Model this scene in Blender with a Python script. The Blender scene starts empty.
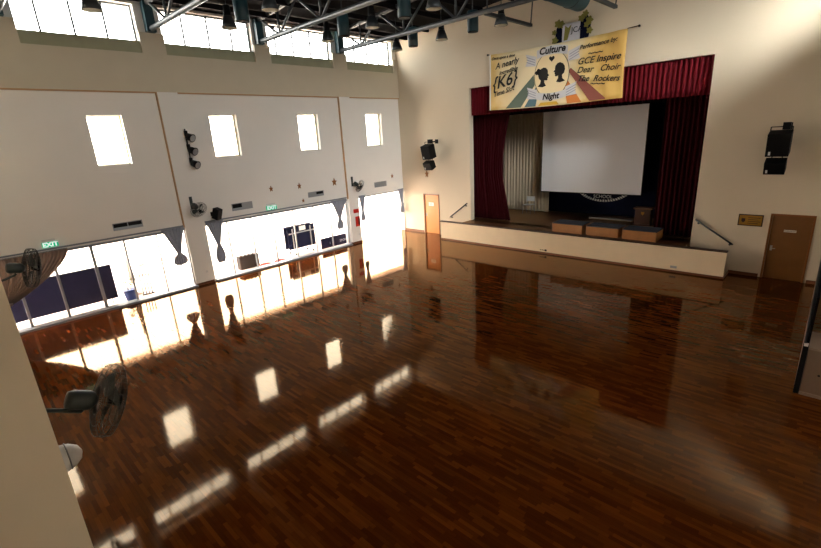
import bpy, bmesh, math, random
from mathutils import Vector, Matrix
random.seed(7)
S = bpy.context.scene
C = S.collection
PI = math.pi

# ------------------------------------------------------------------ camera
cam_d = bpy.data.cameras.new('camera'); cam = bpy.data.objects.new('camera', cam_d); C.objects.link(cam)
RW = ((0.7300586088872736, 0.6810671278955693, -0.05623162083456208),
      (-0.16260730008741925, 0.2530447635139537, 0.9536913618233348),
      (0.6637569538919209, -0.6871069166863678, 0.2954839948319891))   # rows: camera axes in world
m = Matrix(RW).transposed().to_4x4()
m.translation = Vector((17.361, -17.800, 5.049))
cam.matrix_world = m
cam_d.sensor_width = 36.0; cam_d.sensor_fit = 'HORIZONTAL'; cam_d.lens = 444.494 * 36.0 / 821.0
cam_d.clip_start = 0.02; cam_d.clip_end = 200
S.camera = cam

# ------------------------------------------------------------------ world, exposure
W = bpy.data.worlds.new('sky'); S.world = W; W.use_nodes = True
wn = W.node_tree; wn.nodes.clear()
wo = wn.nodes.new('ShaderNodeOutputWorld'); wb = wn.nodes.new('ShaderNodeBackground')
wb.inputs['Color'].default_value = (1.0, 0.985, 0.955, 1); wb.inputs['Strength'].default_value = 14.0
# overcast sky with a wide bright haze around the hidden sun, off to the right
tcw = wn.nodes.new('ShaderNodeTexCoord'); nm = wn.nodes.new('ShaderNodeVectorMath'); nm.operation = 'NORMALIZE'
dt = wn.nodes.new('ShaderNodeVectorMath'); dt.operation = 'DOT_PRODUCT'; dt.inputs[1].default_value = Vector((.66, -.52, .44)).normalized()
mx_ = wn.nodes.new('ShaderNodeMath'); mx_.operation = 'MAXIMUM'; mx_.inputs[1].default_value = 0
pw = wn.nodes.new('ShaderNodeMath'); pw.operation = 'POWER'; pw.inputs[1].default_value = 22
ma = wn.nodes.new('ShaderNodeMath'); ma.operation = 'MULTIPLY_ADD'; ma.inputs[1].default_value = 260.0; ma.inputs[2].default_value = 13.5
wn.links.new(tcw.outputs['Generated'], nm.inputs[0]); wn.links.new(nm.outputs[0], dt.inputs[0]); wn.links.new(dt.outputs['Value'], mx_.inputs[0])
wn.links.new(mx_.outputs[0], pw.inputs[0]); wn.links.new(pw.outputs[0], ma.inputs[0]); wn.links.new(ma.outputs[0], wb.inputs['Strength'])
wn.links.new(wb.outputs[0], wo.inputs[0])
S.view_settings.view_transform = 'Standard'; S.view_settings.look = 'None'
S.view_settings.exposure = 0.33; S.view_settings.gamma = 1.0; S.view_settings.use_curve_mapping = False
S.cycles.max_bounces = 10; S.cycles.diffuse_bounces = 6; S.cycles.glossy_bounces = 4
S.cycles.transparent_max_bounces = 12; S.cycles.transmission_bounces = 4
S.cycles.use_denoising = True
S.cycles.sample_clamp_indirect = 12.0

def portal(name, center, w, h, axis):
    """light portal in a window opening: guides the sky light through it"""
    l = bpy.data.lights.new(name, 'AREA'); l.shape = 'RECTANGLE'; l.size = w; l.size_y = h
    l.cycles.is_portal = True
    o = bpy.data.objects.new(name, l); C.objects.link(o)
    d = Vector(axis); z = -d; y = Vector((0, 0, 1)); x = y.cross(z)
    o.matrix_world = Matrix(((x[0], y[0], z[0], center[0]), (x[1], y[1], z[1], center[1]), (x[2], y[2], z[2], center[2]), (0, 0, 0, 1)))
    return o
XL, XR, YB = 0.0, 18.5, -17.707          # left wall, right wall, rear wall (front faces); stage wall is y = 0
CLER = [(-17.6, -15.75), (-15.05, -11.92), (-11.17, -8.07+.2), (-7.2, -4.08), (-3.3, -0.28)]
for ya, yb in CLER:
    portal('portal_clerestory_left', (-0.27, (ya+yb)/2, 9.06), yb-ya, 1.08, (1, 0, 0))
    portal('portal_clerestory_right', (XR+0.27, (ya+yb)/2, 9.06), yb-ya, 1.08, (-1, 0, 0))
BAYS = [(-17.6, -11.73), (-10.98, -4.05), (-3.33, -0.06)]
for ya, yb in BAYS:
    portal('portal_glazing_left', (-0.27, (ya+yb)/2, 1.14), yb-ya, 2.25, (1, 0, 0))
RBAYS = []
for ya, yb in RBAYS:
    portal('portal_glazing_right', (XR+0.27, (ya+yb)/2, 1.14), yb-ya, 2.25, (-1, 0, 0))

# ------------------------------------------------------------------ materials
def lin(c):
    return tuple(((v/255)/12.92 if v/255 <= .04045 else ((v/255+.055)/1.055)**2.4) for v in c) + (1,)
MATS = {}
def mat(name, rgb, rough=.6, metal=0, spec=.5, noise=0, nscale=8, bump=0, bscale=40, trans=0):
    if name in MATS: return MATS[name]
    m = bpy.data.materials.new(name); m.use_nodes = True; nt = m.node_tree; b = nt.nodes['Principled BSDF']
    col = lin(rgb)
    b.inputs['Base Color'].default_value = col; b.inputs['Roughness'].default_value = rough
    b.inputs['Metallic'].default_value = metal; b.inputs['Specular IOR Level'].default_value = spec
    tc = nt.nodes.new('ShaderNodeTexCoord')
    if noise:
        n = nt.nodes.new('ShaderNodeTexNoise'); n.inputs['Scale'].default_value = nscale; n.inputs['Detail'].default_value = 5
        nt.links.new(tc.outputs['Object'], n.inputs['Vector'])
        mx = nt.nodes.new('ShaderNodeMixRGB'); mx.blend_type = 'MIX'
        mx.inputs['Color1'].default_value = tuple(v*(1-noise) for v in col[:3])+(1,)
        mx.inputs['Color2'].default_value = tuple(min(1, v*(1+noise)) for v in col[:3])+(1,)
        nt.links.new(n.outputs['Fac'], mx.inputs['Fac']); nt.links.new(mx.outputs[0], b.inputs['Base Color'])
    if bump:
        n2 = nt.nodes.new('ShaderNodeTexNoise'); n2.inputs['Scale'].default_value = bscale
        nt.links.new(tc.outputs['Object'], n2.inputs['Vector'])
        bp = nt.nodes.new('ShaderNodeBump'); bp.inputs['Strength'].default_value = bump; bp.inputs['Distance'].default_value = .01
        nt.links.new(n2.outputs['Fac'], bp.inputs['Height']); nt.links.new(bp.outputs[0], b.inputs['Normal'])
    if trans:
        out = nt.nodes['Material Output']; t = nt.nodes.new('ShaderNodeBsdfTranslucent'); t.inputs['Color'].default_value = col
        ms = nt.nodes.new('ShaderNodeMixShader'); ms.inputs[0].default_value = trans
        nt.links.new(b.outputs[0], ms.inputs[1]); nt.links.new(t.outputs[0], ms.inputs[2]); nt.links.new(ms.outputs[0], out.inputs[0])
    MATS[name] = m; return m

def glass_mat():
    m = bpy.data.materials.new('window_glass'); m.use_nodes = True; nt = m.node_tree; nt.nodes.clear()
    out = nt.nodes.new('ShaderNodeOutputMaterial'); t = nt.nodes.new('ShaderNodeBsdfTransparent'); g = nt.nodes.new('ShaderNodeBsdfGlossy')
    t.inputs[0].default_value = (.93, .95, .94, 1); g.inputs['Roughness'].default_value = .02
    f = nt.nodes.new('ShaderNodeFresnel'); f.inputs[0].default_value = 1.35
    ms = nt.nodes.new('ShaderNodeMixShader')
    nt.links.new(f.outputs[0], ms.inputs[0]); nt.links.new(t.outputs[0], ms.inputs[1]); nt.links.new(g.outputs[0], ms.inputs[2])
    nt.links.new(ms.outputs[0], out.inputs[0]); return m
M_GLASS = glass_mat()

def floor_mat(name, w, L, cols, rough, along='x', bump=.0):
    """strip parquet: rows of width w, staves of length L, every stave its own tone"""
    m = bpy.data.materials.new(name); m.use_nodes = True; nt = m.node_tree; b = nt.nodes['Principled BSDF']
    N = nt.nodes.new; K = nt.links.new
    tc = N('ShaderNodeTexCoord'); sx = N('ShaderNodeSeparateXYZ'); K(tc.outputs['Object'], sx.inputs[0])
    A, B = ('X', 'Y') if along == 'x' else ('Y', 'X')
    def mth(op, a, bb=None):
        n = N('ShaderNodeMath'); n.operation = op
        for i, v in enumerate((a, bb)):
            if v is None: continue
            if isinstance(v, (int, float)): n.inputs[i].default_value = v
            else: K(v, n.inputs[i])
        return n.outputs[0]
    row = mth('FLOOR', mth('DIVIDE', sx.outputs[B], w))
    wn1 = N('ShaderNodeTexWhiteNoise'); wn1.noise_dimensions = '1D'; K(row, wn1.inputs['W'])
    pos = mth('ADD', mth('DIVIDE', sx.outputs[A], L), mth('MULTIPLY', wn1.outputs['Value'], 7.0))
    st = mth('FLOOR', pos)
    cv = N('ShaderNodeCombineXYZ'); K(row, cv.inputs[0]); K(st, cv.inputs[1])
    wn2 = N('ShaderNodeTexWhiteNoise'); wn2.noise_dimensions = '3D'; K(cv.outputs[0], wn2.inputs['Vector'])
    ramp = N('ShaderNodeValToRGB'); e = ramp.color_ramp.elements
    e[0].position = 0; e[0].color = lin(cols[0]); e[1].position = 1; e[1].color = lin(cols[-1])
    for i, c in enumerate(cols[1:-1]):
        k = e.new((i+1)/(len(cols)-1)); k.color = lin(c)
    K(wn2.outputs['Value'], ramp.inputs[0])
    mp = N('ShaderNodeMapping'); K(tc.outputs['Object'], mp.inputs[0]); mp.inputs['Scale'].default_value = (3, 45, 1) if along == 'x' else (45, 3, 1)
    gn = N('ShaderNodeTexNoise'); gn.inputs['Scale'].default_value = 1; gn.inputs['Detail'].default_value = 4; K(mp.outputs[0], gn.inputs['Vector'])
    mx = N('ShaderNodeMixRGB'); mx.blend_type = 'MULTIPLY'; mx.inputs[0].default_value = .55
    K(ramp.outputs[0], mx.inputs[1])
    gr = N('ShaderNodeValToRGB'); gr.color_ramp.elements[0].color = (.45, .45, .45, 1); gr.color_ramp.elements[1].color = (1.3, 1.3, 1.3, 1)
    K(gn.outputs['Fac'], gr.inputs[0]); K(gr.outputs[0], mx.inputs[2])
    fr = mth('FRACT', mth('DIVIDE', sx.outputs[B], w)); gap = mth('LESS_THAN', fr, .035)
    mg = N('ShaderNodeMixRGB'); K(mth('MULTIPLY', gap, .6), mg.inputs[0]); K(mx.outputs[0], mg.inputs[1]); mg.inputs[2].default_value = (.004, .002, .001, 1)
    K(mg.outputs[0], b.inputs['Base Color'])
    b.inputs['Roughness'].default_value = rough; b.inputs['Specular IOR Level'].default_value = .4; b.inputs['Specular Tint'].default_value = (1, .66, .36, 1)
    fres = N('ShaderNodeFresnel'); fres.inputs[0].default_value = 1.33
    gl = N('ShaderNodeBsdfGlossy'); gl.inputs['Color'].default_value = (1, .78, .54, 1); gl.inputs['Roughness'].default_value = rough
    b.inputs['Specular IOR Level'].default_value = 0; msh = N('ShaderNodeMixShader')
    K(fres.outputs[0], msh.inputs[0]); K(b.outputs[0], msh.inputs[1]); K(gl.outputs[0], msh.inputs[2]); K(msh.outputs[0], nt.nodes['Material Output'].inputs[0])
    # worn lacquer: slow variation of gloss and a faint waviness from stave to stave
    if bump:
        n3 = N('ShaderNodeTexNoise'); n3.inputs['Scale'].default_value = .55; K(tc.outputs['Object'], n3.inputs['Vector'])
        rr = N('ShaderNodeMapRange'); K(n3.outputs['Fac'], rr.inputs[0]); rr.inputs[1].default_value = .3; rr.inputs[2].default_value = .7
        rr.inputs[3].default_value = rough*.75; rr.inputs[4].default_value = rough*1.3; K(rr.outputs[0], gl.inputs['Roughness'])
        bp = N('ShaderNodeBump'); bp.inputs['Strength'].default_value = 1; bp.inputs['Distance'].default_value = bump
        n4 = N('ShaderNodeTexNoise'); n4.inputs['Scale'].default_value = 5.0; n4.inputs['Detail'].default_value = 1; K(tc.outputs['Object'], n4.inputs['Vector'])
        K(mth('ADD', n4.outputs['Fac'], mth('MULTIPLY', wn2.outputs['Value'], .12)), bp.inputs['Height'])
        for q_ in (b, gl): K(bp.outputs[0], q_.inputs['Normal'])
    return m
M_FLOOR = floor_mat('parquet', .06, .40, [(68, 31, 8), (78, 37, 10), (88, 43, 12), (102, 53, 18)], .055, bump=.00035)
M_STAGEF = floor_mat('stage_boards', .09, 1.6, [(70, 40, 24), (88, 52, 30)], .3)

M_WALL = mat('wall_plaster', (246, 244, 239), .75, spec=.2, noise=.03, nscale=1.2, bump=.15, bscale=90)  # whitened: veiling glare from the windows is put into the base colour
M_SWALL = mat('stage_wall_plaster', (214, 201, 178), .75, spec=.2, noise=.03, nscale=1.0, bump=.15, bscale=90)
M_BAND = mat('upper_band_plaster', (212, 203, 182), .75, spec=.2, noise=.04, nscale=2)  # tanner than the wall below, so the glare's fade upwards is in the colour
M_UP = mat('upstand_concrete', (168, 168, 140), .8, noise=.15, nscale=3)
M_EDGE = mat('tan_groove', (190, 150, 108), .7)  # brown edge paint and the recess shadow mixed into one tan
M_APRON = mat('apron_plaster', (236, 216, 184), .7, noise=.05, nscale=3)
M_ALU = mat('anodised_aluminium', (158, 162, 166), .4, metal=.25)
M_TRACK = mat('grey_track', (138, 144, 154), .5, metal=.1)
M_WFRAME = mat('cream_window_frame', (205, 200, 165), .5)
M_BASE = mat('brown_skirting', (96, 52, 26), .35)
M_DOOR = mat('oak_door', (178, 112, 52), .4, noise=.12, nscale=3)
M_DOORF = mat('door_frame_wood', (130, 78, 34), .4)
M_DECK = mat('dark_roof_deck', (20, 16, 17), .95, spec=.1)
M_STEEL = mat('grey_steel', (48, 54, 58), .45, metal=.2)
M_TUBE = mat('light_steel_tube', (58, 64, 68), .4, metal=.2)
M_TEAL = mat('teal_painted_steel', (28, 66, 76), .4)
M_BLACK = mat('black_plastic', (7, 7, 8), .6, spec=.2)
M_BLKC = mat('black_cloth', (8, 8, 10), .95, spec=.1)
M_GRAYC = mat('grey_curtain_cloth', (168, 172, 184), .95, spec=.1, trans=.2)
M_BRNC = mat('brown_sheer_cloth', (150, 134, 124), .95, spec=.1, trans=.3)
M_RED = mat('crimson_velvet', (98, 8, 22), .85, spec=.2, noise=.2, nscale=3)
M_REDC = mat('dark_crimson_velvet', (58, 5, 13), .9, spec=.15, noise=.2, nscale=3)  # valance velvet darkened, shade of the deeper pleats put into the colour
M_CREAMC = mat('cream_cloth', (200, 184, 158), .9, spec=.1)
M_NAVY = mat('navy_cloth', (12, 17, 40), .85, spec=.1)
M_NAVYB = mat('navy_board', (13, 12, 40), .6, spec=.2)
M_SCREEN = mat('screen_fabric', (244, 246, 250), .8, spec=.1)
M_WHITE = mat('white_plastic', (225, 225, 222), .4)
M_WOODB = mat('riser_plywood', (150, 102, 54), .45, noise=.1, nscale=4)
M_CARPET = mat('dark_blue_carpet', (44, 50, 66), .95)
M_GREEN = mat('exit_green', (0, 168, 120), .4)
M_REDP = mat('red_paint', (190, 34, 24), .4)
M_BRASS = mat('brass_plate', (168, 128, 52), .35, metal=.7)
M_DKBR = mat('dark_brown_wood', (58, 30, 18), .4)
M_MID = mat('brown_panel', (104, 62, 34), .45, noise=.1)
M_INK = mat('black_ink', (22, 18, 16), .8)
M_CONC = mat('pale_concrete', (214, 196, 182), .8, noise=.06, nscale=1)
M_FAN = mat('fan_dark_metal', (46, 56, 54), .45)
M_WIRE = mat('fan_wire', (52, 48, 44), .5)
M_LENS = mat('frosted_lens', (214, 212, 190), .4, trans=.3)
M_CRATE = mat('brown_crate', (34, 22, 18), .8)
M_BLUE = mat('blue_plastic', (24, 60, 140), .4)
M_PLANT = mat('dry_leaves', (150, 140, 84), .8)
M_GALW = mat('gallery_plaster', (242, 230, 206), .8, spec=.2, noise=.04, nscale=3)

# ------------------------------------------------------------------ helpers
def tag(o, label=None, cat=None, group=None, kind=None):
    if label: o['label'] = label
    if cat: o['category'] = cat
    if group: o['group'] = group
    if kind: o['kind'] = kind
    return o
def empty(name, loc=(0, 0, 0), label=None, cat=None, group=None, kind=None):
    o = bpy.data.objects.new(name, None); C.objects.link(o); o.location = loc; o.empty_display_size = .1
    return tag(o, label, cat, group, kind)
class MB:
    """collects shapes in a bmesh, in coordinates relative to `org`; build() links them as ONE mesh object"""
    def __init__(s, org=(0, 0, 0)): s.bm = bmesh.new(); s.mi = 0; s.mats = []; s.org = Vector(org)
    def use(s, m):
        if m not in s.mats: s.mats.append(m)
        s.mi = s.mats.index(m); return s
    def _v(s, p): return s.bm.verts.new(Vector(p) - s.org)
    def face(s, pts, smooth=False):
        f = s.bm.faces.new([s._v(p) for p in pts]); f.material_index = s.mi; f.smooth = smooth; return f
    def box(s, a, b, mtx=None):
        x0, y0, z0 = a; x1, y1, z1 = b
        P = [(x0, y0, z0), (x1, y0, z0), (x1, y1, z0), (x0, y1, z0), (x0, y0, z1), (x1, y0, z1), (x1, y1, z1), (x0, y1, z1)]
        if mtx is not None: P = [mtx @ Vector(p) for p in P]
        V = [s._v(p) for p in P]
        for q in ((3, 2, 1, 0), (4, 5, 6, 7), (0, 1, 5, 4), (1, 2, 6, 5), (2, 3, 7, 6), (3, 0, 4, 7)):
            f = s.bm.faces.new([V[i] for i in q]); f.material_index = s.mi
        return s
    def tube(s, p, q, r, n=10, r2=None, caps=True):
        p = Vector(p); q = Vector(q); d = (q-p)
        if d.length < 1e-6: return s
        d.normalize(); a = d.orthogonal().normalized(); b = d.cross(a); r2 = r if r2 is None else r2
        A = [s._v(p+(a*math.cos(2*PI*i/n)+b*math.sin(2*PI*i/n))*r) for i in range(n)]
        B = [s._v(q+(a*math.cos(2*PI*i/n)+b*math.sin(2*PI*i/n))*r2) for i in range(n)]
        for i in range(n):
            f = s.bm.faces.new((A[i], A[(i+1) % n], B[(i+1) % n], B[i])); f.smooth = True; f.material_index = s.mi
        if caps:
            for ring in (A[::-1], B):
                f = s.bm.faces.new(ring); f.material_index = s.mi
        return s
    def path(s, pts, r, n=8):
        for i in range(len(pts)-1): s.tube(pts[i], pts[i+1], r, n)
        return s
    def lathe(s, prof, c, axis=(0, 0, 1), n=20, cap=True):
        """prof: list of (radius, height along axis)"""
        d = Vector(axis).normalized(); a = d.orthogonal().normalized(); b = d.cross(a); c = Vector(c); rings = []
        for r, h in prof:
            r = max(r, 1e-4)
            rings.append([s._v(c+d*h+(a*math.cos(2*PI*i/n)+b*math.sin(2*PI*i/n))*r) for i in range(n)])
        for R1, R2 in zip(rings, rings[1:]):
            for i in range(n):
                f = s.bm.faces.new((R1[i], R1[(i+1) % n], R2[(i+1) % n], R2[i])); f.smooth = True; f.material_index = s.mi
        if cap:
            for ring in (rings[0][::-1], rings[-1]):
                f = s.bm.faces.new(ring); f.material_index = s.mi
        return s
    def ring(s, c, axis, R, r, n=28, k=5):
        d = Vector(axis).normalized(); a = d.orthogonal().normalized(); b = d.cross(a); c = Vector(c); rows = []
        for i in range(n):
            t = 2*PI*i/n; e = a*math.cos(t)+b*math.sin(t)
            rows.append([s._v(c+e*(R+r*math.cos(2*PI*j/k))+d*r*math.sin(2*PI*j/k)) for j in range(k)])
        for i in range(n):
            for j in range(k):
                f = s.bm.faces.new((rows[i][j], rows[(i+1) % n][j], rows[(i+1) % n][(j+1) % k], rows[i][(j+1) % k])); f.smooth = True; f.material_index = s.mi
        return s
    def prism(s, pts, vec):
        """pts: planar polygon; extruded by vec"""
        v = Vector(vec); A = [s._v(p) for p in pts]; B = [s._v(Vector(p)+v) for p in pts]; n = len(pts)
        for f in (s.bm.faces.new(A[::-1]), s.bm.faces.new(B)): f.material_index = s.mi
        for i in range(n):
            f = s.bm.faces.new((A[i], A[(i+1) % n], B[(i+1) % n], B[i])); f.material_index = s.mi
        return s
    def build(s, name, mtl=None, parent=None, bevel=0, solid=0, loc=None):
        bmesh.ops.recalc_face_normals(s.bm, faces=s.bm.faces[:])
        me = bpy.data.meshes.new(name); s.bm.to_mesh(me); s.bm.free()
        for x in (s.mats or [mtl]): me.materials.append(x)
        o = bpy.data.objects.new(name, me); C.objects.link(o)
        if parent is not None: o.parent = parent
        else: o.location = s.org if loc is None else loc
        if solid:
            md = o.modifiers.new('thick', 'SOLIDIFY'); md.thickness = solid; md.offset = 0
        if bevel:
            md = o.modifiers.new('bevel', 'BEVEL'); md.width = bevel; md.segments = 2; md.limit_method = 'ANGLE'
        return o
def copy_tree(o, parent=None):
    c = o.copy(); C.objects.link(c)
    if parent is not None: c.parent = parent
    for ch in [k for k in o.children]: copy_tree(ch, c)
    return c
def text(name, body, size, mtl, parent, org_parent, pos, right, up, shear=0, align='LEFT', extrude=.004, spacing=1.0, offset=0.0):
    """lettering as a mesh; pos / right / up in world, parent origin subtracted"""
    cu = bpy.data.curves.new(name, 'FONT'); cu.body = body; cu.size = size; cu.shear = shear; cu.align_x = align; cu.extrude = extrude
    cu.space_character = spacing; cu.offset = offset; cu.resolution_u = 3
    t = bpy.data.objects.new('tmp', cu); C.objects.link(t)
    dg = bpy.context.evaluated_depsgraph_get(); dg.update()
    me = bpy.data.meshes.new_from_object(t.evaluated_get(dg)); bpy.data.objects.remove(t)
    r = Vector(right).normalized(); u = Vector(up).normalized(); n = r.cross(u)
    p = Vector(pos) - Vector(org_parent)
    me.transform(Matrix(((r[0], u[0], n[0], p[0]), (r[1], u[1], n[1], p[1]), (r[2], u[2], n[2], p[2]), (0, 0, 0, 1))))
    me.materials.clear(); me.materials.append(mtl)
    o = bpy.data.objects.new(name, me); C.objects.link(o); o.parent = parent
    return o

def slab(mb, axis, c0, c1, a0, a1, z0, z1, holes):
    """wall slab with rectangular holes. axis 'x': wall spans y (a) and z, thickness x c0..c1; axis 'y': spans x (a) and z"""
    As = sorted({a0, a1} | {v for h in holes for v in h[:2] if a0 < v < a1}); Zs = sorted({z0, z1} | {v for h in holes for v in h[2:] if z0 < v < z1})
    def hol(i, j):
        if i < 0 or j < 0 or i >= len(As)-1 or j >= len(Zs)-1: return True
        ca = (As[i]+As[i+1])/2; cz = (Zs[j]+Zs[j+1])/2
        return any(h[0] < ca < h[1] and h[2] < cz < h[3] for h in holes)
    P = (lambda c, a, z: (c, a, z)) if axis == 'x' else (lambda c, a, z: (a, c, z))
    for i in range(len(As)-1):
        for j in range(len(Zs)-1):
            if hol(i, j): continue
            A, B, Z0, Z1 = As[i], As[i+1], Zs[j], Zs[j+1]
            for c in (c0, c1): mb.face([P(c, A, Z0), P(c, B, Z0), P(c, B, Z1), P(c, A, Z1)])
            if hol(i-1, j): mb.face([P(c0, A, Z0), P(c1, A, Z0), P(c1, A, Z1), P(c0, A, Z1)])
            if hol(i+1, j): mb.face([P(c0, B, Z0), P(c1, B, Z0), P(c1, B, Z1), P(c0, B, Z1)])
            if hol(i, j-1): mb.face([P(c0, A, Z0), P(c1, A, Z0), P(c1, B, Z0), P(c0, B, Z0)])
            if hol(i, j+1): mb.face([P(c0, A, Z1), P(c1, A, Z1), P(c1, B, Z1), P(c0, B, Z1)])
    bmesh.ops.remove_doubles(mb.bm, verts=mb.bm.verts[:], dist=1e-5)

# ------------------------------------------------------------------ structure
EAVE = 9.68
RIDGE = EAVE + .07*9.25
tag(MB().box((-.3, -22, -.2), (18.8, 5.2, 0)).build('floor', M_FLOOR), 'glossy dark brown strip parquet floor of the hall', 'floor', kind='structure')
tag(MB().box((-30, -45, -.35), (-.3, 25, -.06)).build('ground', M_CONC), 'bright pale concrete paving outside the glass doors', 'ground', kind='structure')
tag(MB().box((18.8, -45, -.35), (40, 25, -.06)).build('ground', M_CONC), 'pale concrete paving outside the right wall', 'ground', kind='structure')

SQ = [(-17.6, -16.78), (-13.93, -12.95), (-10.08, -9.03), (-6.25, -5.2), (-2.34, -1.3)]   # square windows
wz0, wz1 = 4.70, 6.235
def side_wall(name, xf, s, bays, label):
    """xf: front face x; s=+1 for the left wall (room on +x), -1 right"""
    mb = MB()
    holes = [(a, b, wz0, wz1) for a, b in (SQ if s > 0 else [])] + [(a, b, 8.52, 9.60) for a, b in CLER] + [(a, b, -.001, 2.28) for a, b in bays]
    mb.use(M_WALL); slab(mb, 'x', xf, xf-s*.3, -22 if s < 0 else -18.2, 5.0 if False else .3, 0, EAVE, holes)
    return tag(mb.build(name), label, 'wall', kind='structure')
side_wall('wall_left', XL, 1, BAYS, 'cream plastered left wall with square windows above the glass doors')
side_wall('wall_right', XR, -1, RBAYS, 'cream plastered right wall of the hall')

def trim_frame(name, xf, s, bays):
    """pilasters and the raised upper band with a tan edge line"""
    d = .09; mb = MB()
    x0, x1 = (xf-.0, xf+s*d)
    def bx(ya, yb, za, zb, m_): mb.use(m_); mb.box((min(x0, x1)+(.001 if s > 0 else 0), ya, za), (max(x0, x1)-(0 if s > 0 else .001), yb, zb))
    yb0 = YB if s > 0 else YB
    bx(yb0, -.001, 6.964, 8.15, M_BAND)
    for a, b in ((-11.75, -11.08), (-3.96, -3.34)): bx(a, b, 0, 6.964, M_WALL)
    stubs = [(-15.75, -15.05), (-11.92, -11.17), (-7.87, -7.2), (-4.08, -3.3), (-.28, -.001)]
    for a, b in stubs: bx(a, b, 8.15, 8.78, M_BAND)
    # upstand between the stubs, set back
    ys = [yb0, -15.75, -15.05, -11.92, -11.17, -7.87, -7.2, -4.08, -3.3, -.28]
    # tan edge beads of the sunk panels, part paint, part painted shadow
    mb.use(M_EDGE); e = .035
    xb = sorted((xf+s*.002, xf+s*(d+.004)))
    for a, b in ((yb0, -11.75), (-11.08, -3.96), (-3.34, -.001)):
        mb.box((xb[0], a, 6.964-e), (xb[1], b, 6.966))
    for y in (-11.75-e, -3.96-e): mb.box((xb[0], y, 2.3), (xb[1], y+e, 6.964))
    return tag(mb.build(name), 'pale pilasters and raised band framing the sunk wall panels', 'trim', kind='structure')
trim_frame('trim_1', XL, 1, BAYS); trim_frame('trim_2', XR, -1, RBAYS)
for s, xf, nm in ((1, XL, 'trim_3'), (-1, XR, 'trim_4')):
    mb = MB().use(M_UP)
    for a, b in CLER:
        mb.box((min(xf-s*.1, xf+s*.004), a, 8.15), (max(xf-s*.1, xf+s*.004), b, 8.52))
    tag(mb.build(nm), 'grey green upstand below the high windows', 'trim', kind='structure')

# stage wall with gable
mb = MB().use(M_SWALL)
OX0, OX1, OZ0, OZ1 = 4.50, 13.97, .93, 6.98
LD = (1.47, 2.55); RD = (16.06, 17.135); DH = 2.10
slab(mb, 'y', 0, .3, 0, XR, 0, EAVE, [(OX0, OX1, OZ0, OZ1), (LD[0], LD[1], -.001, DH), (RD[0], RD[1], -.001, DH)])
mb.prism([(0, 0, EAVE), (XR, 0, EAVE), (XR/2, 0, RIDGE)], (0, .3, 0))
tag(mb.build('wall_stage'), 'cream plastered end wall around the stage opening', 'wall', kind='structure')
# outer closing slabs behind the doors
# rear wall: camera stands in its gallery opening
mb = MB().use(M_GALW)
GO = (15.161, 18.35, 3.1, 7.4)
slab(mb, 'y', YB-.5, YB, 0, XR, 0, EAVE, [GO])
mb.prism([(0, YB-.5, EAVE), (XR, YB-.5, EAVE), (XR/2, YB-.5, RIDGE)], (0, .5, 0))
tag(mb.build('wall_rear'), 'beige rear wall edge beside the gallery opening', 'wall', kind='structure')
mb = MB().use(M_GALW)
mb.box((12, -21.2, 2.8), (18.5, -21, 8)).box((12, -21, 2.8), (12.2, YB-.5, 8)).box((12, -21.2, 8), (18.5, YB-.5, 8.2)).box((12, -21.2, 2.8), (18.5, YB-.5, 3.0))
tag(mb.build('wall_gallery'), 'walls of the gallery room behind the camera', 'wall', kind='structure')
# roof: two slopes with eaves
mb = MB().use(M_DECK)
sl = .07
for s in (1, -1):
    ov = .5 if s > 0 else 1.0
    xe = -.3-ov if s > 0 else XR+.3+ov; ze = EAVE - sl*(.0) + .02
    xw = 0 if s > 0 else XR
    mb.prism([(xe, -18.4, ze-.02), (xw, -18.4, ze), (XR/2, -18.4, RIDGE+.02), (XR/2, -18.4, RIDGE+.2), (xw, -18.4, ze+.2), (xe, -18.4, ze+.16)], (0, 18.9, 0))
tag(mb.build('ceiling'), 'dark metal roof deck above the trusses', 'ceiling', kind='structure')

# baseboards
def bb(name, boxes):
    mb = MB().use(M_BASE)
    for a, b in boxes: mb.box(a, b)
    tag(mb.build(name), 'brown wooden skirting board', 'baseboard', kind='structure')
bb('baseboard_stage', [((0.02, -.02, .0), (LD[0]-.06, 0, .11)), ((LD[1]+.06, -.02, 0), (3.27, 0, .11)), ((15.18, -.02, 0), (RD[0]-.06, 0, .11)), ((RD[1]+.06, -.02, 0), (XR-.01, 0, .11))])
bb('baseboard_left', [((.09, -11.76, 0), (.11, -11.07, .1)), ((.09, -3.97, 0), (.11, -3.33, .1)), ((0, -11.77, 0), (.11, -11.75, .1)), ((0, -3.98, 0), (.11, -3.96, .1))])
bb('baseboard_right', [((XR-.02, -17.5, 0), (XR, -.02, .11))])
bb('baseboard_apron', [((3.27, -.84, 0), (15.18, -.82, .07)), ((15.18, -.84, 0), (15.20, 0, .07))])

# windows
wi = 0
def square_window(xf, s, ya, yb):
    global wi; wi += 1
    o = (xf, (ya+yb)/2, wz0)
    e = empty('window_%d' % wi, o, 'square white window high in the %s wall' % ('left' if s > 0 else 'right'), 'window', kind='structure')
    t = .04; x0, x1 = sorted((xf-s*.26, xf-s*.18))
    f = MB(o).use(M_WFRAME)
    f.box((x0, ya, wz0), (x1, ya+t, wz1)).box((x0, yb-t, wz0), (x1, yb, wz1)).box((x0, ya+t, wz0), (x1, yb-t, wz0+t)).box((x0, ya+t, wz1-t), (x1, yb-t, wz1))
    f.build('window_frame', parent=e)
    xm = xf-s*.22
    MB(o).use(M_GLASS).face([(xm, ya+t, wz0+t), (xm, yb-t, wz0+t), (xm, yb-t, wz1-t), (xm, ya+t, wz1-t)])
    g = MB(o).use(M_GLASS); g.face([(xm, ya+t, wz0+t), (xm, yb-t, wz0+t), (xm, yb-t, wz1-t), (xm, ya+t, wz1-t)]); g.build('pane', parent=e)
for a, b in SQ: square_window(XL, 1, a, b)
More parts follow.
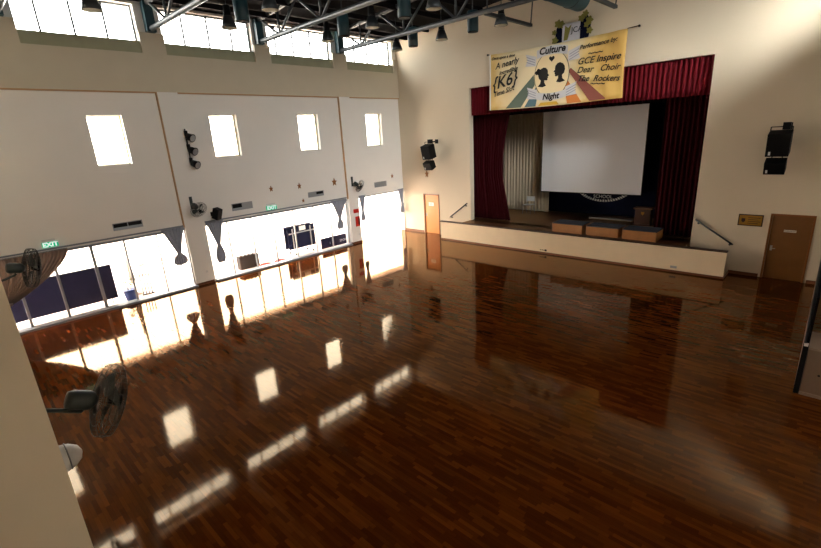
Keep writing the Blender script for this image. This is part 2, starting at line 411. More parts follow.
def cler_window(xf, s, ya, yb, muls):
    global wi; wi += 1
    o = (xf, (ya+yb)/2, 8.52)
    e = empty('window_%d' % wi, o, 'high strip window under the roof on the %s wall' % ('left' if s > 0 else 'right'), 'window', kind='structure')
    t = .045; x0, x1 = sorted((xf-s*.27, xf-s*.2)); xm = xf-s*.235
    f = MB(o).use(M_STEEL); z0, z1 = 8.52, 9.6
    f.box((x0, ya, z0), (x1, ya+t, z1)).box((x0, yb-t, z0), (x1, yb, z1)).box((x0, ya+t, z0), (x1, yb-t, z0+t)).box((x0, ya+t, z1-t), (x1, yb-t, z1))
    f.build('window_frame', parent=e)
    for y in muls:
        MB(o).use(M_STEEL).box((x0, y-.025, z0+t), (x1, y+.025, z1-t)).build('mullion', parent=e)
    g = MB(o).use(M_GLASS); g.face([(xm, ya, z0), (xm, yb, z0), (xm, yb, z1), (xm, ya, z1)]); g.build('pane', parent=e)
CM = [(-17.25, -16.5), (-14.46, -13.61, -12.75), (-10.37, -9.48, -8.6), (-6.72, -5.9, -5.03), (-2.55, -1.75, -.98)]
for (a, b), mu in zip(CLER, CM): cler_window(XL, 1, a, b, mu)
for (a, b), mu in zip(CLER, CM): cler_window(XR, -1, a, b, mu)

# glass sliding door bays
di = 0
def glass_bay(xf, s, ya, yb, muls, thick, label):
    global di; di += 1
    o = (xf, (ya+yb)/2, 0)
    e = empty('door_%d' % di, o, label, 'glass door', kind='structure')
    X = lambda a, b: sorted((xf-s*a, xf-s*b))
    x0, x1 = X(.0, .14)
    MB(o).use(M_TRACK).box((x0-(0 if s > 0 else .14), ya, .0005), (x1+(.20 if s > 0 else 0), yb, .075)).build('bottom_track', parent=e)
    t = MB(o).use(M_TRACK); x0, x1 = X(-.03, .14)
    t.box((x0, ya, 2.20), (x1, yb, 2.28)); t.box((min(xf, xf+s*.05), ya, 2.34), (max(xf, xf+s*.05), yb, 2.385)); t.build('top_track', parent=e)
    x0, x1 = X(.03, .09); xm = xf-s*.06
    for i, y in enumerate(muls):
        w = thick[i]
        MB(o).use(M_ALU).box((x0, y-w, .045), (x1, y+w, 2.2)).build('mullion', parent=e)
    ys = [ya]+list(muls)+[yb]
    for a, b in zip(ys, ys[1:]):
        g = MB(o).use(M_GLASS); g.face([(xm, a+.02, .045), (xm, b-.02, .045), (xm, b-.02, 2.2), (xm, a+.02, 2.2)]); g.build('pane', parent=e)
    MB(o).use(M_ALU).box((x0, yb-.05, .045), (x1, yb, 2.2)).build('jamb', parent=e)
glass_bay(XL, 1, *BAYS[0], [-16.72, -15.76, -14.72, -13.76, -12.73], [.035, .035, .045, .03, .02], 'sliding glass doors below the first pair of square windows')
glass_bay(XL, 1, *BAYS[1], [-10.12, -9.1, -8.12, -7.08, -6.0, -5.06], [.025]*6, 'sliding glass doors between the two pilasters')
for i, (a, b) in enumerate(RBAYS):
    n = 6 if i == 0 else 3
    glass_bay(XR, -1, a, b, [a+(b-a)*k/n for k in range(1, n)], [.025]*(n-1), 'sliding glass doors in the right wall')
# bay 3 stands open: only head track
MB().use(M_TRACK).box((-.14, -3.33, 2.22), (.02, -.06, 2.28)).build('trim_5')['kind'] = 'structure'

# wooden doors in stage wall
def wood_door(n, x0, x1, label, sign):
    o = ((x0+x1)/2, 0, 0)
    e = empty('door_%d' % n, o, label, 'door', kind='structure'); t = .055
    f = MB(o).use(M_DOORF)
    f.box((x0, -.025, 0), (x0+t, .2, DH)).box((x1-t, -.025, 0), (x1, .2, DH)).box((x0+t, -.025, DH-t), (x1-t, .2, DH)); f.build('door_frame', parent=e)
    MB(o).use(M_DKBR).box((x0+.002, .2, .001), (x1-.002, .24, DH-.002)).build('door_stop', parent=e)  # added backing slab, stops light leaking in around the door
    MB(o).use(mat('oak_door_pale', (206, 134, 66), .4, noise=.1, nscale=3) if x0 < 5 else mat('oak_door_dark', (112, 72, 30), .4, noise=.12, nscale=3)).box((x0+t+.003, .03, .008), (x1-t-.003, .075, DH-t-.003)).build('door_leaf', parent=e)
    h = MB(o).use(M_ALU); hx = x0+t+.09
    h.tube((hx, .03, 1.0), (hx, -.03, 1.0), .012).tube((hx, -.03, 1.0), (hx+.11, -.03, 1.0), .01).box((hx-.03, .022, .92), (hx+.03, .03, 1.08)); h.build('door_handle', parent=e)
    sx0, sx1, sz0, sz1 = sign
    p = MB(o).use(M_WHITE).box((sx0, .02, sz0), (sx1, .03, sz1)).build('sign_plate', parent=e)
    return e, o
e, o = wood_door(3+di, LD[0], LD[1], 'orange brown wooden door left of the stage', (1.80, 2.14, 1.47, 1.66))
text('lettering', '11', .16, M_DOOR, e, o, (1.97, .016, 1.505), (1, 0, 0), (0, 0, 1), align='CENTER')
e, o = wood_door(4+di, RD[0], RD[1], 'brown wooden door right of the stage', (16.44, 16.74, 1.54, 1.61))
text('lettering', 'STORE ROOM', .045, M_INK, e, o, (16.59, .016, 1.558), (1, 0, 0), (0, 0, 1), align='CENTER')

# ------------------------------------------------------------------ stage
st = empty('stage', (9.2, -.82, 0), 'raised stage with a cream plastered front and dark wooden floor', 'stage')
O = (9.2, -.82, 0)
SX0, SX1 = 3.27, 15.18
MB(O).use(M_APRON).box((SX0, -.82, 0), (SX1, -.72, .89)).build('front_panel', parent=st)
MB(O).use(M_APRON).box((SX1-.1, -.72, 0), (SX1, -.0, .001)).build('side_plinth', parent=st)
MB(O).use(M_DKBR).box((SX0-.02, -.85, .89), (SX1+.02, -.70, .935)).build('coping', parent=st)
f = MB(O).use(M_STAGEF).box((OX0, -.70, .80), (OX1, .3, .93)); f.box((2.6, .3, .80), (16.2, 4.95, .93)); f.build('stage_floor', parent=st)
MB(O).use(M_BLKC).box((OX0, -.70, .01), (OX0+.05, .0, .80)).build('side_panel', parent=st)
MB(O).use(M_BLKC).box((OX1-.05, -.70, .01), (OX1, .0, .80)).build('side_panel', parent=st)
for k in range(4):
    z = .93*(4-k)/5
    MB(O).use(M_STAGEF).box((OX1+.001+k*.28, -.715, 0.001), (OX1+.28+k*.28, -.003, z)).build('step', parent=st)
    MB(O).use(M_STAGEF).box((OX0-.28-k*.28, -.715, 0.001), (OX0-.001-k*.28, -.003, z)).build('step', parent=st)
# small marks and a socket on the plaster front
for x in (8.68, 8.76, 8.83):
    MB(O).use(M_INK).box((x, -.824, .13), (x+.05, -.8195, .17)).build('socket', parent=st)
MB(O).use(M_INK).box((8.89, -.826, .11), (8.98, -.8195, .19)).build('socket', parent=st)
MB(O).use(M_ALU).box((13.62, -.826, .14), (13.82, -.8195, .22)).build('socket', parent=st)
# stage house: black box
mb = MB().use(M_BLKC)
mb.box((2.5, 4.95, .0), (16.3, 5.1, 9)).box((2.4, .3, 0), (2.55, 5.1, 9)).box((16.2, .3, 0), (16.35, 5.1, 9)).box((2.4, .3, 9), (16.35, 5.1, 9.1))
tag(mb.build('wall_backstage'), 'black walls enclosing the stage', 'wall', kind='structure')
# proscenium inner lining
mb = MB().use(M_SWALL)
tag(mb.box((OX0-.001, .0, .93), (OX0+.03, .3, OZ1)).build('trim_6'), 'pale edge of the stage opening', 'trim', kind='structure')

def drape(mb, p0, p1, z0, z1, pleats, amp, nrm, hem=0, seed=0, edge=None, nz=14):
    """pleated hanging cloth from p0 to p1 (xy), z0 bottom, z1 top. edge(v)->(a,b) fractions give a shaped outline"""
    rnd = random.Random(seed); n = pleats*8; ph = [rnd.uniform(-.6, .6) for _ in range(pleats+2)]; am = [rnd.uniform(.6, 1.2) for _ in range(pleats+2)]
    p0 = Vector((*p0, 0)); p1 = Vector((*p1, 0)); nr = Vector((*nrm, 0)); rows = []
    for j in range(nz+1):
        v = j/nz; row = []
        a, b = edge(v) if edge else (0, 1)
        for i in range(n+1):
            u = i/n; k = u*pleats; kk = int(min(k, pleats)); f_ = k-kk
            A = am[kk]*(1-f_)+am[min(kk+1, pleats+1)]*f_; P = ph[kk]*(1-f_)+ph[min(kk+1, pleats+1)]*f_
            off = amp*A*math.sin(2*PI*k+P*(.5+.5*v))
            pt = p0.lerp(p1, a+(b-a)*u)+nr*off; row.append(mb._v((pt.x, pt.y, z1+(z0-z1)*v)))
        rows.append(row)
    for r1, r2 in zip(rows, rows[1:]):
        for i in range(n):
            f = mb.bm.faces.new((r1[i], r1[i+1], r2[i+1], r2[i])); f.smooth = True; f.material_index = mb.mi
    return mb
# red valance
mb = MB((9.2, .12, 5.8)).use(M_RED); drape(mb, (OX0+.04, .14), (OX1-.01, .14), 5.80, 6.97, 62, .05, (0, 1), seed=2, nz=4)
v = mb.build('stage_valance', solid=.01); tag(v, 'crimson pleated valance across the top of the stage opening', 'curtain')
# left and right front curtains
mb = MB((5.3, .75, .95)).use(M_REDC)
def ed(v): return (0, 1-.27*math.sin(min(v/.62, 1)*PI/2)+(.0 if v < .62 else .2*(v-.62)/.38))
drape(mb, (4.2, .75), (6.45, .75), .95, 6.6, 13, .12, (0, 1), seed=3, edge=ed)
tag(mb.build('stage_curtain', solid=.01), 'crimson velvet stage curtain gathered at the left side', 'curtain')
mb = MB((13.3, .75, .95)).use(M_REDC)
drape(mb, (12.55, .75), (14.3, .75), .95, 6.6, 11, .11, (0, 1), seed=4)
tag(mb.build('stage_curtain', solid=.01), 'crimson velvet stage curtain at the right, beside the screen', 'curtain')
# black borders and legs
mb = MB((11.9, 2.2, .95)).use(M_BLKC); drape(mb, (12.1, 2.3), (14.6, 2.3), .95, 7.5, 12, .06, (0, 1), seed=5)
tag(mb.build('black_curtain', solid=.01), 'black side curtain behind the right crimson curtain', 'curtain')
mb = MB((9.2, 1.2, 5.6)).use(M_BLKC); drape(mb, (3.0, 1.3), (15.4, 1.3), 5.72, 8.0, 50, .05, (0, 1), seed=6, nz=3)
tag(mb.build('black_border_curtain', solid=.01), 'black border curtain above the projection screen', 'curtain')
# cream back curtain at left
mb = MB((5.8, 3.5, .95)).use(M_CREAMC); drape(mb, (3.8, 3.55), (6.85, 3.55), .95, 7.0, 17, .06, (0, 1), seed=8)
tag(mb.build('back_curtain', solid=.01), 'cream curtain hanging behind the chair at the left of the stage', 'curtain')
mb = MB((5.8, 3.9, .95)).use(M_BLKC); drape(mb, (2.7, 2.4), (4.9, 2.4), .95, 7.6, 10, .06, (0, 1), seed=9)
tag(mb.build('black_curtain', solid=.01), 'black side curtain behind the left crimson curtain', 'curtain')
# navy backdrop with emblem
BO = (9.4, 3.8, .95)
nb = empty('navy_backdrop', BO, 'navy backdrop with a white school emblem, behind the screen', 'backdrop')
mb = MB(BO).use(M_NAVY); drape(mb, (6.7, 3.8), (12.3, 3.8), .96, 7.0, 5, .012, (0, 1), seed=10, nz=4); mb.build('cloth', parent=nb, solid=.01)
em = MB(BO).use(M_WHITE)
cx, cz = 9.45, 2.44
for k in range(25):   # lower arc of the emblem
    a = math.radians(205+130*k/24); b_ = math.radians(205+130*(k+.6)/24)
    P = lambda t, r: (cx+r*1.35*math.cos(t), 3.77, cz+r*.85*math.sin(t))
    em.prism([P(a, 1.02), P(b_, 1.02), P(b_, .90 + .03*(k % 2)), P(a, .90)], (0, .004, 0))
em.build('emblem', parent=nb)
text('lettering', 'SCHOOL', .22, M_WHITE, nb, BO, (9.45, 3.765, 1.75), (1, 0, 0), (0, 0, 1), align='CENTER')
# screen
SO = (9.0, 3.0, 2.05)
sc_ = empty('projection_screen', SO, 'large white projection screen lowered at the centre of the stage', 'screen')
MB(SO).use(M_SCREEN).box((6.69, 2.995, 2.07), (11.33, 3.005, 6.2)).build('screen_cloth', parent=sc_)
b_ = MB(SO).use(M_BLACK); b_.box((6.66, 2.99, 2.03), (6.69, 3.01, 6.2)).box((11.33, 2.99, 2.03), (11.36, 3.01, 6.2)).box((6.69, 2.99, 2.03), (11.33, 3.01, 2.07)); b_.build('screen_border', parent=sc_)
MB(SO).use(M_WHITE).box((6.5, 2.92, 6.2), (11.5, 3.08, 6.36)).build('screen_housing', parent=sc_)
for x in (6.9, 11.1): MB(SO).use(M_ALU).tube((x, 3, 6.36), (x, 3, 9), .01).build('hanger', parent=sc_)
# three box risers
lab = ['left of the three plywood riser boxes with dark carpet tops on the stage edge', 'middle of the three plywood riser boxes with dark carpet tops on the stage edge', 'right of the three plywood riser boxes, nearest the black side of the stage']
proto = None
for i, (x0, x1) in enumerate([(9.09, 10.38), (10.50, 11.72), (11.86, 13.03)]):
    if proto is None:
        e = empty('riser_box', (x0, -.62, .93)); a = (x0, -.62, .93); w = 1.25
        MB(a).use(M_WOODB).box((x0, -.62, .932), (x0+w, .2, 1.285)).build('box_body', parent=e, bevel=.008)
        MB(a).use(M_CARPET).box((x0-.005, -.625, 1.285), (x0+w+.005, .205, 1.31)).build('carpet_top', parent=e)
        proto = e
    else:
        e = copy_tree(proto); e.location = (x0, -.62, .93); e.scale = ((x1-x0)/1.25, 1, 1)
    tag(e, lab[i], 'riser', 'riser boxes along the stage edge')
# lectern
LO = (11.72, 2.3, .93)
le = empty('lectern', LO, 'dark brown wooden lectern with a small crest, right of the screen', 'lectern')
MB(LO).use(M_DKBR).box((11.42, 2.15, .99), (12.02, 2.5, 1.62)).build('body', parent=le, bevel=.01)
MB(LO).use(M_DKBR).box((11.38, 2.1, .932), (12.06, 2.55, .99)).build('plinth', parent=le)
MB(LO).use(M_MID).box((11.36, 2.08, 1.62), (12.08, 2.54, 1.66)).build('top', parent=le)
MB(LO).use(M_BRASS).prism([(11.66, 2.145, 1.5), (11.78, 2.145, 1.5), (11.78, 2.145, 1.42), (11.72, 2.145, 1.36), (11.66, 2.145, 1.42)], (0, -.006, 0)).build('crest', parent=le)
# long low white panel lying at the back
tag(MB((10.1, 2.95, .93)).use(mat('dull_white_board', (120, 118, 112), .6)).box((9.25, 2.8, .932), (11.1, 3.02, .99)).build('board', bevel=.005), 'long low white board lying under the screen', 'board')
# chair at back left
CO = (6.15, 2.75, .93)
ch = empty('folding_chair', CO, 'white chair standing in front of the cream curtain', 'chair')
for dx in (-.2, .2):
    for dy, tz in ((-.2, .45), (.2, .45)):
        MB(CO).use(M_ALU).tube((CO[0]+dx*1.1, CO[1]+dy*1.1, .932), (CO[0]+dx, CO[1]+dy, .93+tz), .014).build('leg', parent=ch)
MB(CO).use(M_ALU).box((CO[0]-.22, CO[1]-.22, 1.38), (CO[0]+.22, CO[1]+.22, 1.41)).build('seat', parent=ch, bevel=.01)
MB(CO).use(M_WHITE).box((CO[0]-.22, CO[1]+.2, 1.55), (CO[0]+.22, CO[1]+.23, 1.78)).build('backrest', parent=ch, bevel=.01)
for dx in (-.2, .2): MB(CO).use(M_ALU).tube((CO[0]+dx, CO[1]+.21, 1.40), (CO[0]+dx, CO[1]+.21, 1.76), .013).build('back_post', parent=ch)

# handrails on the stage wall
def handrail(p, q, label):
    o = ((p[0]+q[0])/2, -.07, (p[1]+q[1])/2); e = empty('handrail', o, label, 'handrail')
    MB(o).use(M_STEEL).tube((p[0], -.08, p[1]), (q[0], -.08, q[1]), .028, 12).build('rail', parent=e)
    for t in (.08, .92):
        x = p[0]+(q[0]-p[0])*t; z = p[1]+(q[1]-p[1])*t
        b = MB(o).use(M_STEEL); b.tube((x, -.08, z-.02), (x, -.08, z-.08), .012).tube((x, -.08, z-.08), (x, -.002, z-.08), .012).tube((x, -.002, z-.08), (x, -.012, z-.08), .035); b.build('bracket', parent=e)
handrail((3.29, 1.0), (4.37, 1.76), 'grey metal handrail on the wall left of the stage')
handrail((14.05, 1.76), (15.21, 1.0), 'dark metal handrail on the wall right of the stage')
# plaque
PO = (15.565, -.01, 1.85)
p = empty('plaque', PO, 'brass plaque in a dark frame beside the right door', 'plaque')
MB(PO).use(M_DKBR).box((15.24, -.025, 1.66), (15.89, -.001, 2.03)).build('frame', parent=p)
MB(PO).use(M_BRASS).box((15.27, -.03, 1.69), (15.86, -.024, 2.0)).build('plate', parent=p)
MB(PO).use(M_DKBR).prism([(15.33, -.031, 1.9), (15.43, -.031, 1.9), (15.43, -.031, 1.81), (15.38, -.031, 1.76), (15.33, -.031, 1.81)], (0, -.003, 0)).build('crest', parent=p)
for i, z in enumerate((1.92, 1.86, 1.80, 1.74)):
    MB(PO).use(M_DKBR).box((15.5, -.033, z), (15.82-.05*(i % 2), -.03, z+.018)).build('inscription', parent=p)

# ------------------------------------------------------------------ speakers on stage wall
def speakers(x, z, n, label):
    o = (x, 0, z); e = empty('wall_speaker', o, label, 'speaker', 'stacked speaker pairs on the stage wall')
    rot = Matrix.Translation(Vector((x, -.45, z))) @ Matrix.Rotation(math.radians(14), 4, 'X')
    a = MB(o).use(M_BLACK).box((-.27, -.25, .0), (.27, .2, .66), rot).build('upper_cabinet', parent=e, bevel=.01)
    rot2 = Matrix.Translation(Vector((x, -.42, z-.50))) @ Matrix.Rotation(math.radians(24), 4, 'X')
    b = MB(o).use(M_BLACK).box((-.25, -.2, .0), (.25, .15, .38), rot2).build('lower_cabinet', parent=e, bevel=.01)
    br = MB(o).use(M_BLACK)
    for s in (-1, 1):
        br.tube((x+s*.25, -.5, z+.62), (x+s*.25, -.5, z+.78), .014)
        MB(o).use(M_BLACK).tube((x+s*.12, -.4, z-.14), (x+s*.12, -.4, z+.03), .016).build('link_rod', parent=e)
    br.tube((x-.25, -.5, z+.78), (x+.25, -.5, z+.78), .014)
    br.box((x+.02, -.62, z+.70), (x+.2, -.42, z+.9)); br.tube((x+.1, -.5, z+.78), (x+.1, 0, z+.78), .03); br.box((x, -.02, z+.68), (x+.2, 0, z+.88))
    br.build('bracket', parent=e)
    for (mm, zz, xx) in ((rot, .05, -.2), (rot2, .05, -.2)):
        MB(o).use(M_WHITE).box((xx, -.255 if mm is rot else -.205, zz), (xx+.05, -.2495 if mm is rot else -.1995, zz+.1), mm).build('badge', parent=e)
speakers(2.42, 3.95, 0, 'black speaker pair high above the left stage door')
speakers(15.98, 3.93, 1, 'black speaker pair high above the brass plaque and right door')

# ------------------------------------------------------------------ banner
NO = (8.6, -.3, 7.0)
bn = empty('banner', NO, 'cream Culture Night banner with black lettering hung above the stage', 'banner')
bx0, bx1, bz0, bz1 = 5.85, 11.37, 5.93, 8.13
def banner_mat():
    m = bpy.data.materials.new('banner_print'); m.use_nodes = True; nt = m.node_tree; b = nt.nodes['Principled BSDF']; b.inputs['Roughness'].default_value = .8
    N = nt.nodes.new; K = nt.links.new; tc = N('ShaderNodeTexCoord'); sx = N('ShaderNodeSeparateXYZ'); K(tc.outputs['Object'], sx.inputs[0])
    mr = N('ShaderNodeMapRange'); K(sx.outputs['X'], mr.inputs[0]); mr.inputs[1].default_value = bx0-NO[0]; mr.inputs[2].default_value = bx1-NO[0]
    nz = N('ShaderNodeTexNoise'); nz.inputs['Scale'].default_value = 1.3; nz.inputs['Detail'].default_value = 4; K(tc.outputs['Object'], nz.inputs['Vector'])
    ad = N('ShaderNodeMath'); ad.operation = 'MULTIPLY_ADD'; K(nz.outputs['Fac'], ad.inputs[0]); ad.inputs[1].default_value = .3; K(mr.outputs[0], ad.inputs[2])
    r = N('ShaderNodeValToRGB'); K(ad.outputs[0], r.inputs[0]); e = r.color_ramp.elements
    e[0].position = .12; e[0].color = lin((222, 182, 92)); e[1].position = 1; e[1].color = lin((218, 176, 96))
    for ps, c in ((.25, (236, 212, 156)), (.38, (242, 226, 186)), (.8, (242, 226, 186)), (.93, (238, 206, 132))):
        k = e.new(ps); k.color = lin(c)
    K(r.outputs[0], b.inputs['Base Color']); return m
mb = MB(NO).use(banner_mat())
nx, nz_ = 60, 12; rows = []
for j in range(nz_+1):
    row = []
    for i in range(nx+1):
        u = i/nx; v = j/nz_
        x = bx0+(bx1-bx0)*u; z = bz1+(bz0-bz1)*v - .05*math.sin(PI*u)
        y = -.3 + .012*math.sin(u*9+v*2) + (.035*math.sin((u-.85)*50-v*5) if u > .86 else 0)
        row.append(mb._v((x, y, z)))
    rows.append(row)
for r1, r2 in zip(rows, rows[1:]):
    for i in range(nx):
        f = mb.bm.faces.new((r1[i], r1[i+1], r2[i+1], r2[i])); f.smooth = True
mb.build('cloth', parent=bn, solid=.006)
MB(NO).use(M_WHITE).box((bx0, -.315, bz0-.0), (bx0+.05, -.285, bz1)).build('edge_strip', parent=bn)
# rays
YR = -.325
def BP(u, v):
    u = u+.05 if v < .9 else u+.035
    return (bx0+(bx1-bx0)*u, YR, bz1+(bz0-bz1)*v-.05*math.sin(PI*u))
for nm, pts, c in (('ray', [(.325, .45), (.335, .62), (.24, .985), (.11, .985)], (96, 112, 98)),
                   ('ray', [(.345, .66), (.36, .80), (.36, .985), (.27, .985)], (86, 116, 126)),
                   ('ray', [(.40, .93), (.52, .93), (.54, .985), (.38, .985)], (220, 176, 60)),
                   ('ray', [(.56, .72), (.585, .62), (.70, .985), (.60, .985)], (216, 132, 62)),
                   ('ray', [(.585, .47), (.60, .42), (.865, .985), (.755, .985)], (138, 76, 64))):
    MB(NO).use(mat('ink_%d_%d_%d' % c, c, .8)).prism([BP(*q) for q in pts], (0, .004, 0)).build(nm, parent=bn)
# oval medallion
def oval(cx, cz, rx, rz, y, mtl, name, n=48):
    MB(NO).use(mtl).prism([(cx+rx*math.cos(2*PI*k/n), y, cz+rz*math.sin(2*PI*k/n)) for k in range(n)], (0, .004, 0)).build(name, parent=bn)
OXc = bx0+(bx1-bx0)*.512; OZc = 7.02
oval(OXc, OZc, .72, .86, YR-.006, M_INK, 'medallion_outline'); oval(OXc, OZc, .70, .84, YR-.011, mat('medallion_cream', (244, 224, 178), .8), 'medallion')
YH = YR-.017
# silhouettes: generic heads with necks
def sil(cx, cz, s, girl):
    mb = MB(NO).use(M_INK)
    head = [(0, .29), (.11, .27), (.19, .19), (.21, .10), (.20, .06), (.27, -.02), (.21, -.04), (.22, -.09), (.19, -.11), (.20, -.16), (.16, -.19), (.06, -.17), (.06, -.26), (.14, -.38), (-.02, -.42), (-.24, -.38), (-.12, -.28), (-.10, -.16), (-.18, -.10), (-.22, .02), (-.2, .14), (-.12, .24)]
    mb.prism([(cx+s*x*.95, YH, cz+z) for x, z in head], (0, .004, 0))
    if girl:
        for hx, hz in ((-.2, .2), (-.27, .13), (-.18, .11)):
            mb.prism([(cx+hx+.075*math.cos(2*PI*k/12), YH-.002, cz+hz+.075*math.sin(2*PI*k/12)) for k in range(12)], (0, .004, 0))
    mb.build('silhouette', parent=bn)
sil(OXc-.34, OZc+.0, 1, True); sil(OXc+.34, OZc+.1, -1, False)
hp = []
for k in range(30):
    t = 2*PI*k/30; hp.append((OXc+.007*16*math.sin(t)**3, YH, OZc+.56+.007*(13*math.cos(t)-5*math.cos(2*t)-2*math.cos(3*t)-math.cos(4*t))))
MB(NO).use(M_INK).prism(hp, (0, .004, 0)).build('heart', parent=bn)
# ribbons
M_RIB = mat('ribbon_white', (214, 212, 214), .8); M_RIBS = mat('ribbon_grey', (160, 160, 172), .8)
def ribbon(cx, cz, w, h, bend, name='ribbon'):
    mb = MB(NO).use(M_RIB); n = 12
    for k in range(n):
        x0 = -w/2+w*k/n; x1 = -w/2+w*(k+1)/n; z0 = -bend*(2*x0/w)**2; z1 = -bend*(2*x1/w)**2
        mb.prism([(cx+x0, YH-.006, cz+z0-h/2), (cx+x1, YH-.006, cz+z1-h/2), (cx+x1, YH-.006, cz+z1+h/2), (cx+x0, YH-.006, cz+z0+h/2)], (0, .004, 0))
    mb.build(name, parent=bn)
ribbon(OXc, OZc+.87, 1.25, .3, .1); ribbon(OXc, OZc-.80, 1.2, .27, -.08)
for s in (-1, 1):
    for (cz, w) in ((OZc+.60, .38), (OZc-.62, .36)):
        x = OXc+s*(.85 if cz > OZc else .78)
        m1 = MB(NO).use(M_RIB).prism([(x-s*.2, YH-.003, cz+.12), (x+s*w*.7, YH-.003, cz+.26), (x+s*w*.45, YH-.003, cz+.05), (x+s*w*.7, YH-.003, cz-.18), (x-s*.2, YH-.003, cz-.22)], (0, .003, 0)); m1.build('ribbon', parent=bn)
        st_ = MB(NO).use(M_RIBS)
        for q in range(3): st_.prism([(x-s*.15, YH-.006, cz+.02-.09*q), (x+s*.22, YH-.006, cz+.17-.09*q), (x+s*.22, YH-.006, cz+.14-.09*q), (x-s*.15, YH-.006, cz-.01-.09*q)], (0, .003, 0))
        st_.build('ribbon_fold', parent=bn)
R_, U_ = (1, 0, 0), (0, 0, 1)
YT = YH-.014
def bt(s, x, z, size, al='LEFT', sh=.35, rt=R_, off=0.004): text('lettering', s, size, M_INK, bn, NO, (x, YT, z), rt, (-rt[2], 0, rt[0]), shear=sh, align=al, extrude=.002, offset=off)
bt('Culture', OXc, OZc+.76, .34, 'CENTER', .2, off=.01); bt('Night', OXc, OZc-.88, .3, 'CENTER', .2, off=.01)
bt('Once upon a time', bx0+.12, 7.90, .15); tl = (1, 0, .12)
bt('A nearly', bx0+.32, 7.52, .32, rt=tl); bt('incredible', bx0+.5, 7.28, .22, rt=tl)
bt('{K6}', bx0+.16, 6.72, .66, rt=(1, 0, .16), off=.008); bt('Time Slot', bx0+.22, 6.44, .26, rt=(1, 0, .2))
bt('Performance by:', bx0+3.90, 7.72, .2, rt=(1, 0, .06)); bt('~~~', bx0+4.24, 7.46, .3, sh=0)
bt('GCE Inspire', bx0+3.84, 7.22, .31); bt('Dear   Choir', bx0+3.84, 6.94, .29, rt=(1, 0, -.04)); bt('The  Rockers', bx0+3.86, 6.66, .28, rt=(1, 0, -.1)); bt('~~~', bx0+4.37, 6.44, .3, sh=0, rt=(1, 0, -.1))
for x, z in ((bx0, bz1), (bx1, bz1)):
    s = -1 if x == bx0 else 1
    MB(NO).use(M_BLACK).tube((x, -.3, z), (x+s*.28, -.04, z+.06), .012, 6).tube((x+s*.28, -.04, z+.06), (x+s*.28, -.003, z+.06), .04, 8).build('tie', parent=bn)
# school crest sign above the banner
KO = (9.25, -.06, 8.5)
k_ = empty('crest_sign', KO, 'navy and olive crest sign with a white panel above the banner', 'sign')
MB(KO).use(mat('crest_panel', (196, 196, 206), .5)).box((8.95, -.12, 8.12), (9.62, -.08, 8.72)).build('panel', parent=k_)
nv = MB(KO).use(M_NAVY)
nv.prism([(8.62, -.03, 8.1), (8.98, -.03, 8.1), (8.98, -.03, 8.75), (8.86, -.03, 8.86), (8.70, -.03, 8.62)], (0, -.05, 0))
nv.build('supporter', parent=k_); nv = MB(KO).use(M_NAVY)
nv.prism([(9.60, -.03, 8.1), (9.92, -.03, 8.15), (10.0, -.03, 8.6), (9.84, -.03, 8.9), (9.60, -.03, 8.76)], (0, -.05, 0)); nv.build('supporter', parent=k_)
lv = MB(KO).use(mat('olive_leaf', (122, 118, 44), .6))
for (x, z, r) in ((8.66, 8.22, .11), (8.76, 8.78, .12), (8.90, 8.72, .12), (8.62, 8.50, .08), (9.95, 8.68, .12), (9.80, 8.92, .1), (9.66, 8.80, .11), (9.98, 8.35, .1), (9.86, 8.56, .09)):
    lv.prism([(x+r*(1+.25*math.cos(5*t))*math.cos(t), -.08, z+r*(1+.25*math.cos(5*t))*math.sin(t)) for t in [2*PI*q/20 for q in range(20)]], (0, -.04, 0))
lv.prism([(9.02, -.12, 8.16), (9.16, -.12, 8.16), (9.30, -.12, 8.66), (9.18, -.12, 8.56), (9.06, -.12, 8.66)], (0, -.01, 0)); lv.build('leaf', parent=k_)
text('lettering', 'JCA', .26, M_NAVY, k_, KO, (9.30, -.125, 8.38), R_, U_)

# ------------------------------------------------------------------ roof steel
TP = [-15.4, -11.55, -7.63, -3.7]
def truss(y, label):
    o = (9.25, y, 8.9); e = empty('roof_truss', o, label, 'roof truss', 'roof trusses')
    ztop = lambda x: EAVE-.1 + sl*min(x, XR-x) + .03
    zb = 8.88
    MB(o).use(M_TUBE).tube((.10, y, zb), (XR-.10, y, zb), .085, 14).build('bottom_chord', parent=e)
    t = MB(o).use(M_STEEL); t.tube((.1, y, ztop(.1)), (9.25, y, ztop(9.25)), .08, 12).tube((9.25, y, ztop(9.25)), (XR-.1, y, ztop(XR-.1)), .08, 12); t.build('top_chord', parent=e)
    nodes = [1.6+2.55*k for k in range(7)]
    tops = [.35]+[2.87+2.55*k for k in range(6)]+[XR-.35]
    for i, x in enumerate(nodes):
        for xt in (tops[i], tops[i+1]):
            MB(o).use(M_STEEL).tube((x, y, zb), (xt, y, ztop(xt)), .045, 8).build('web_member', parent=e)
        MB(o).use(M_STEEL).tube((x, y, zb), (x, y, ztop(x)), .04, 8).build('web_member', parent=e)
    # column heads standing on the wall stubs
    for s, x in ((1, .0), (-1, XR)):
        MB(o).use(M_TEAL).box((min(x+s*.03, x+s*.26), y-.14, 8.79), (max(x+s*.03, x+s*.26), y+.14, EAVE-.02)).build('end_column', parent=e)
names_t = ['roof truss nearest the gallery, at the top left corner', 'second roof truss from the gallery, meeting the wall above the first pilaster', 'third roof truss from the gallery, between the two middle high windows', 'grey roof truss nearest the stage wall']
for y, l in zip(TP, names_t): truss(y, l)
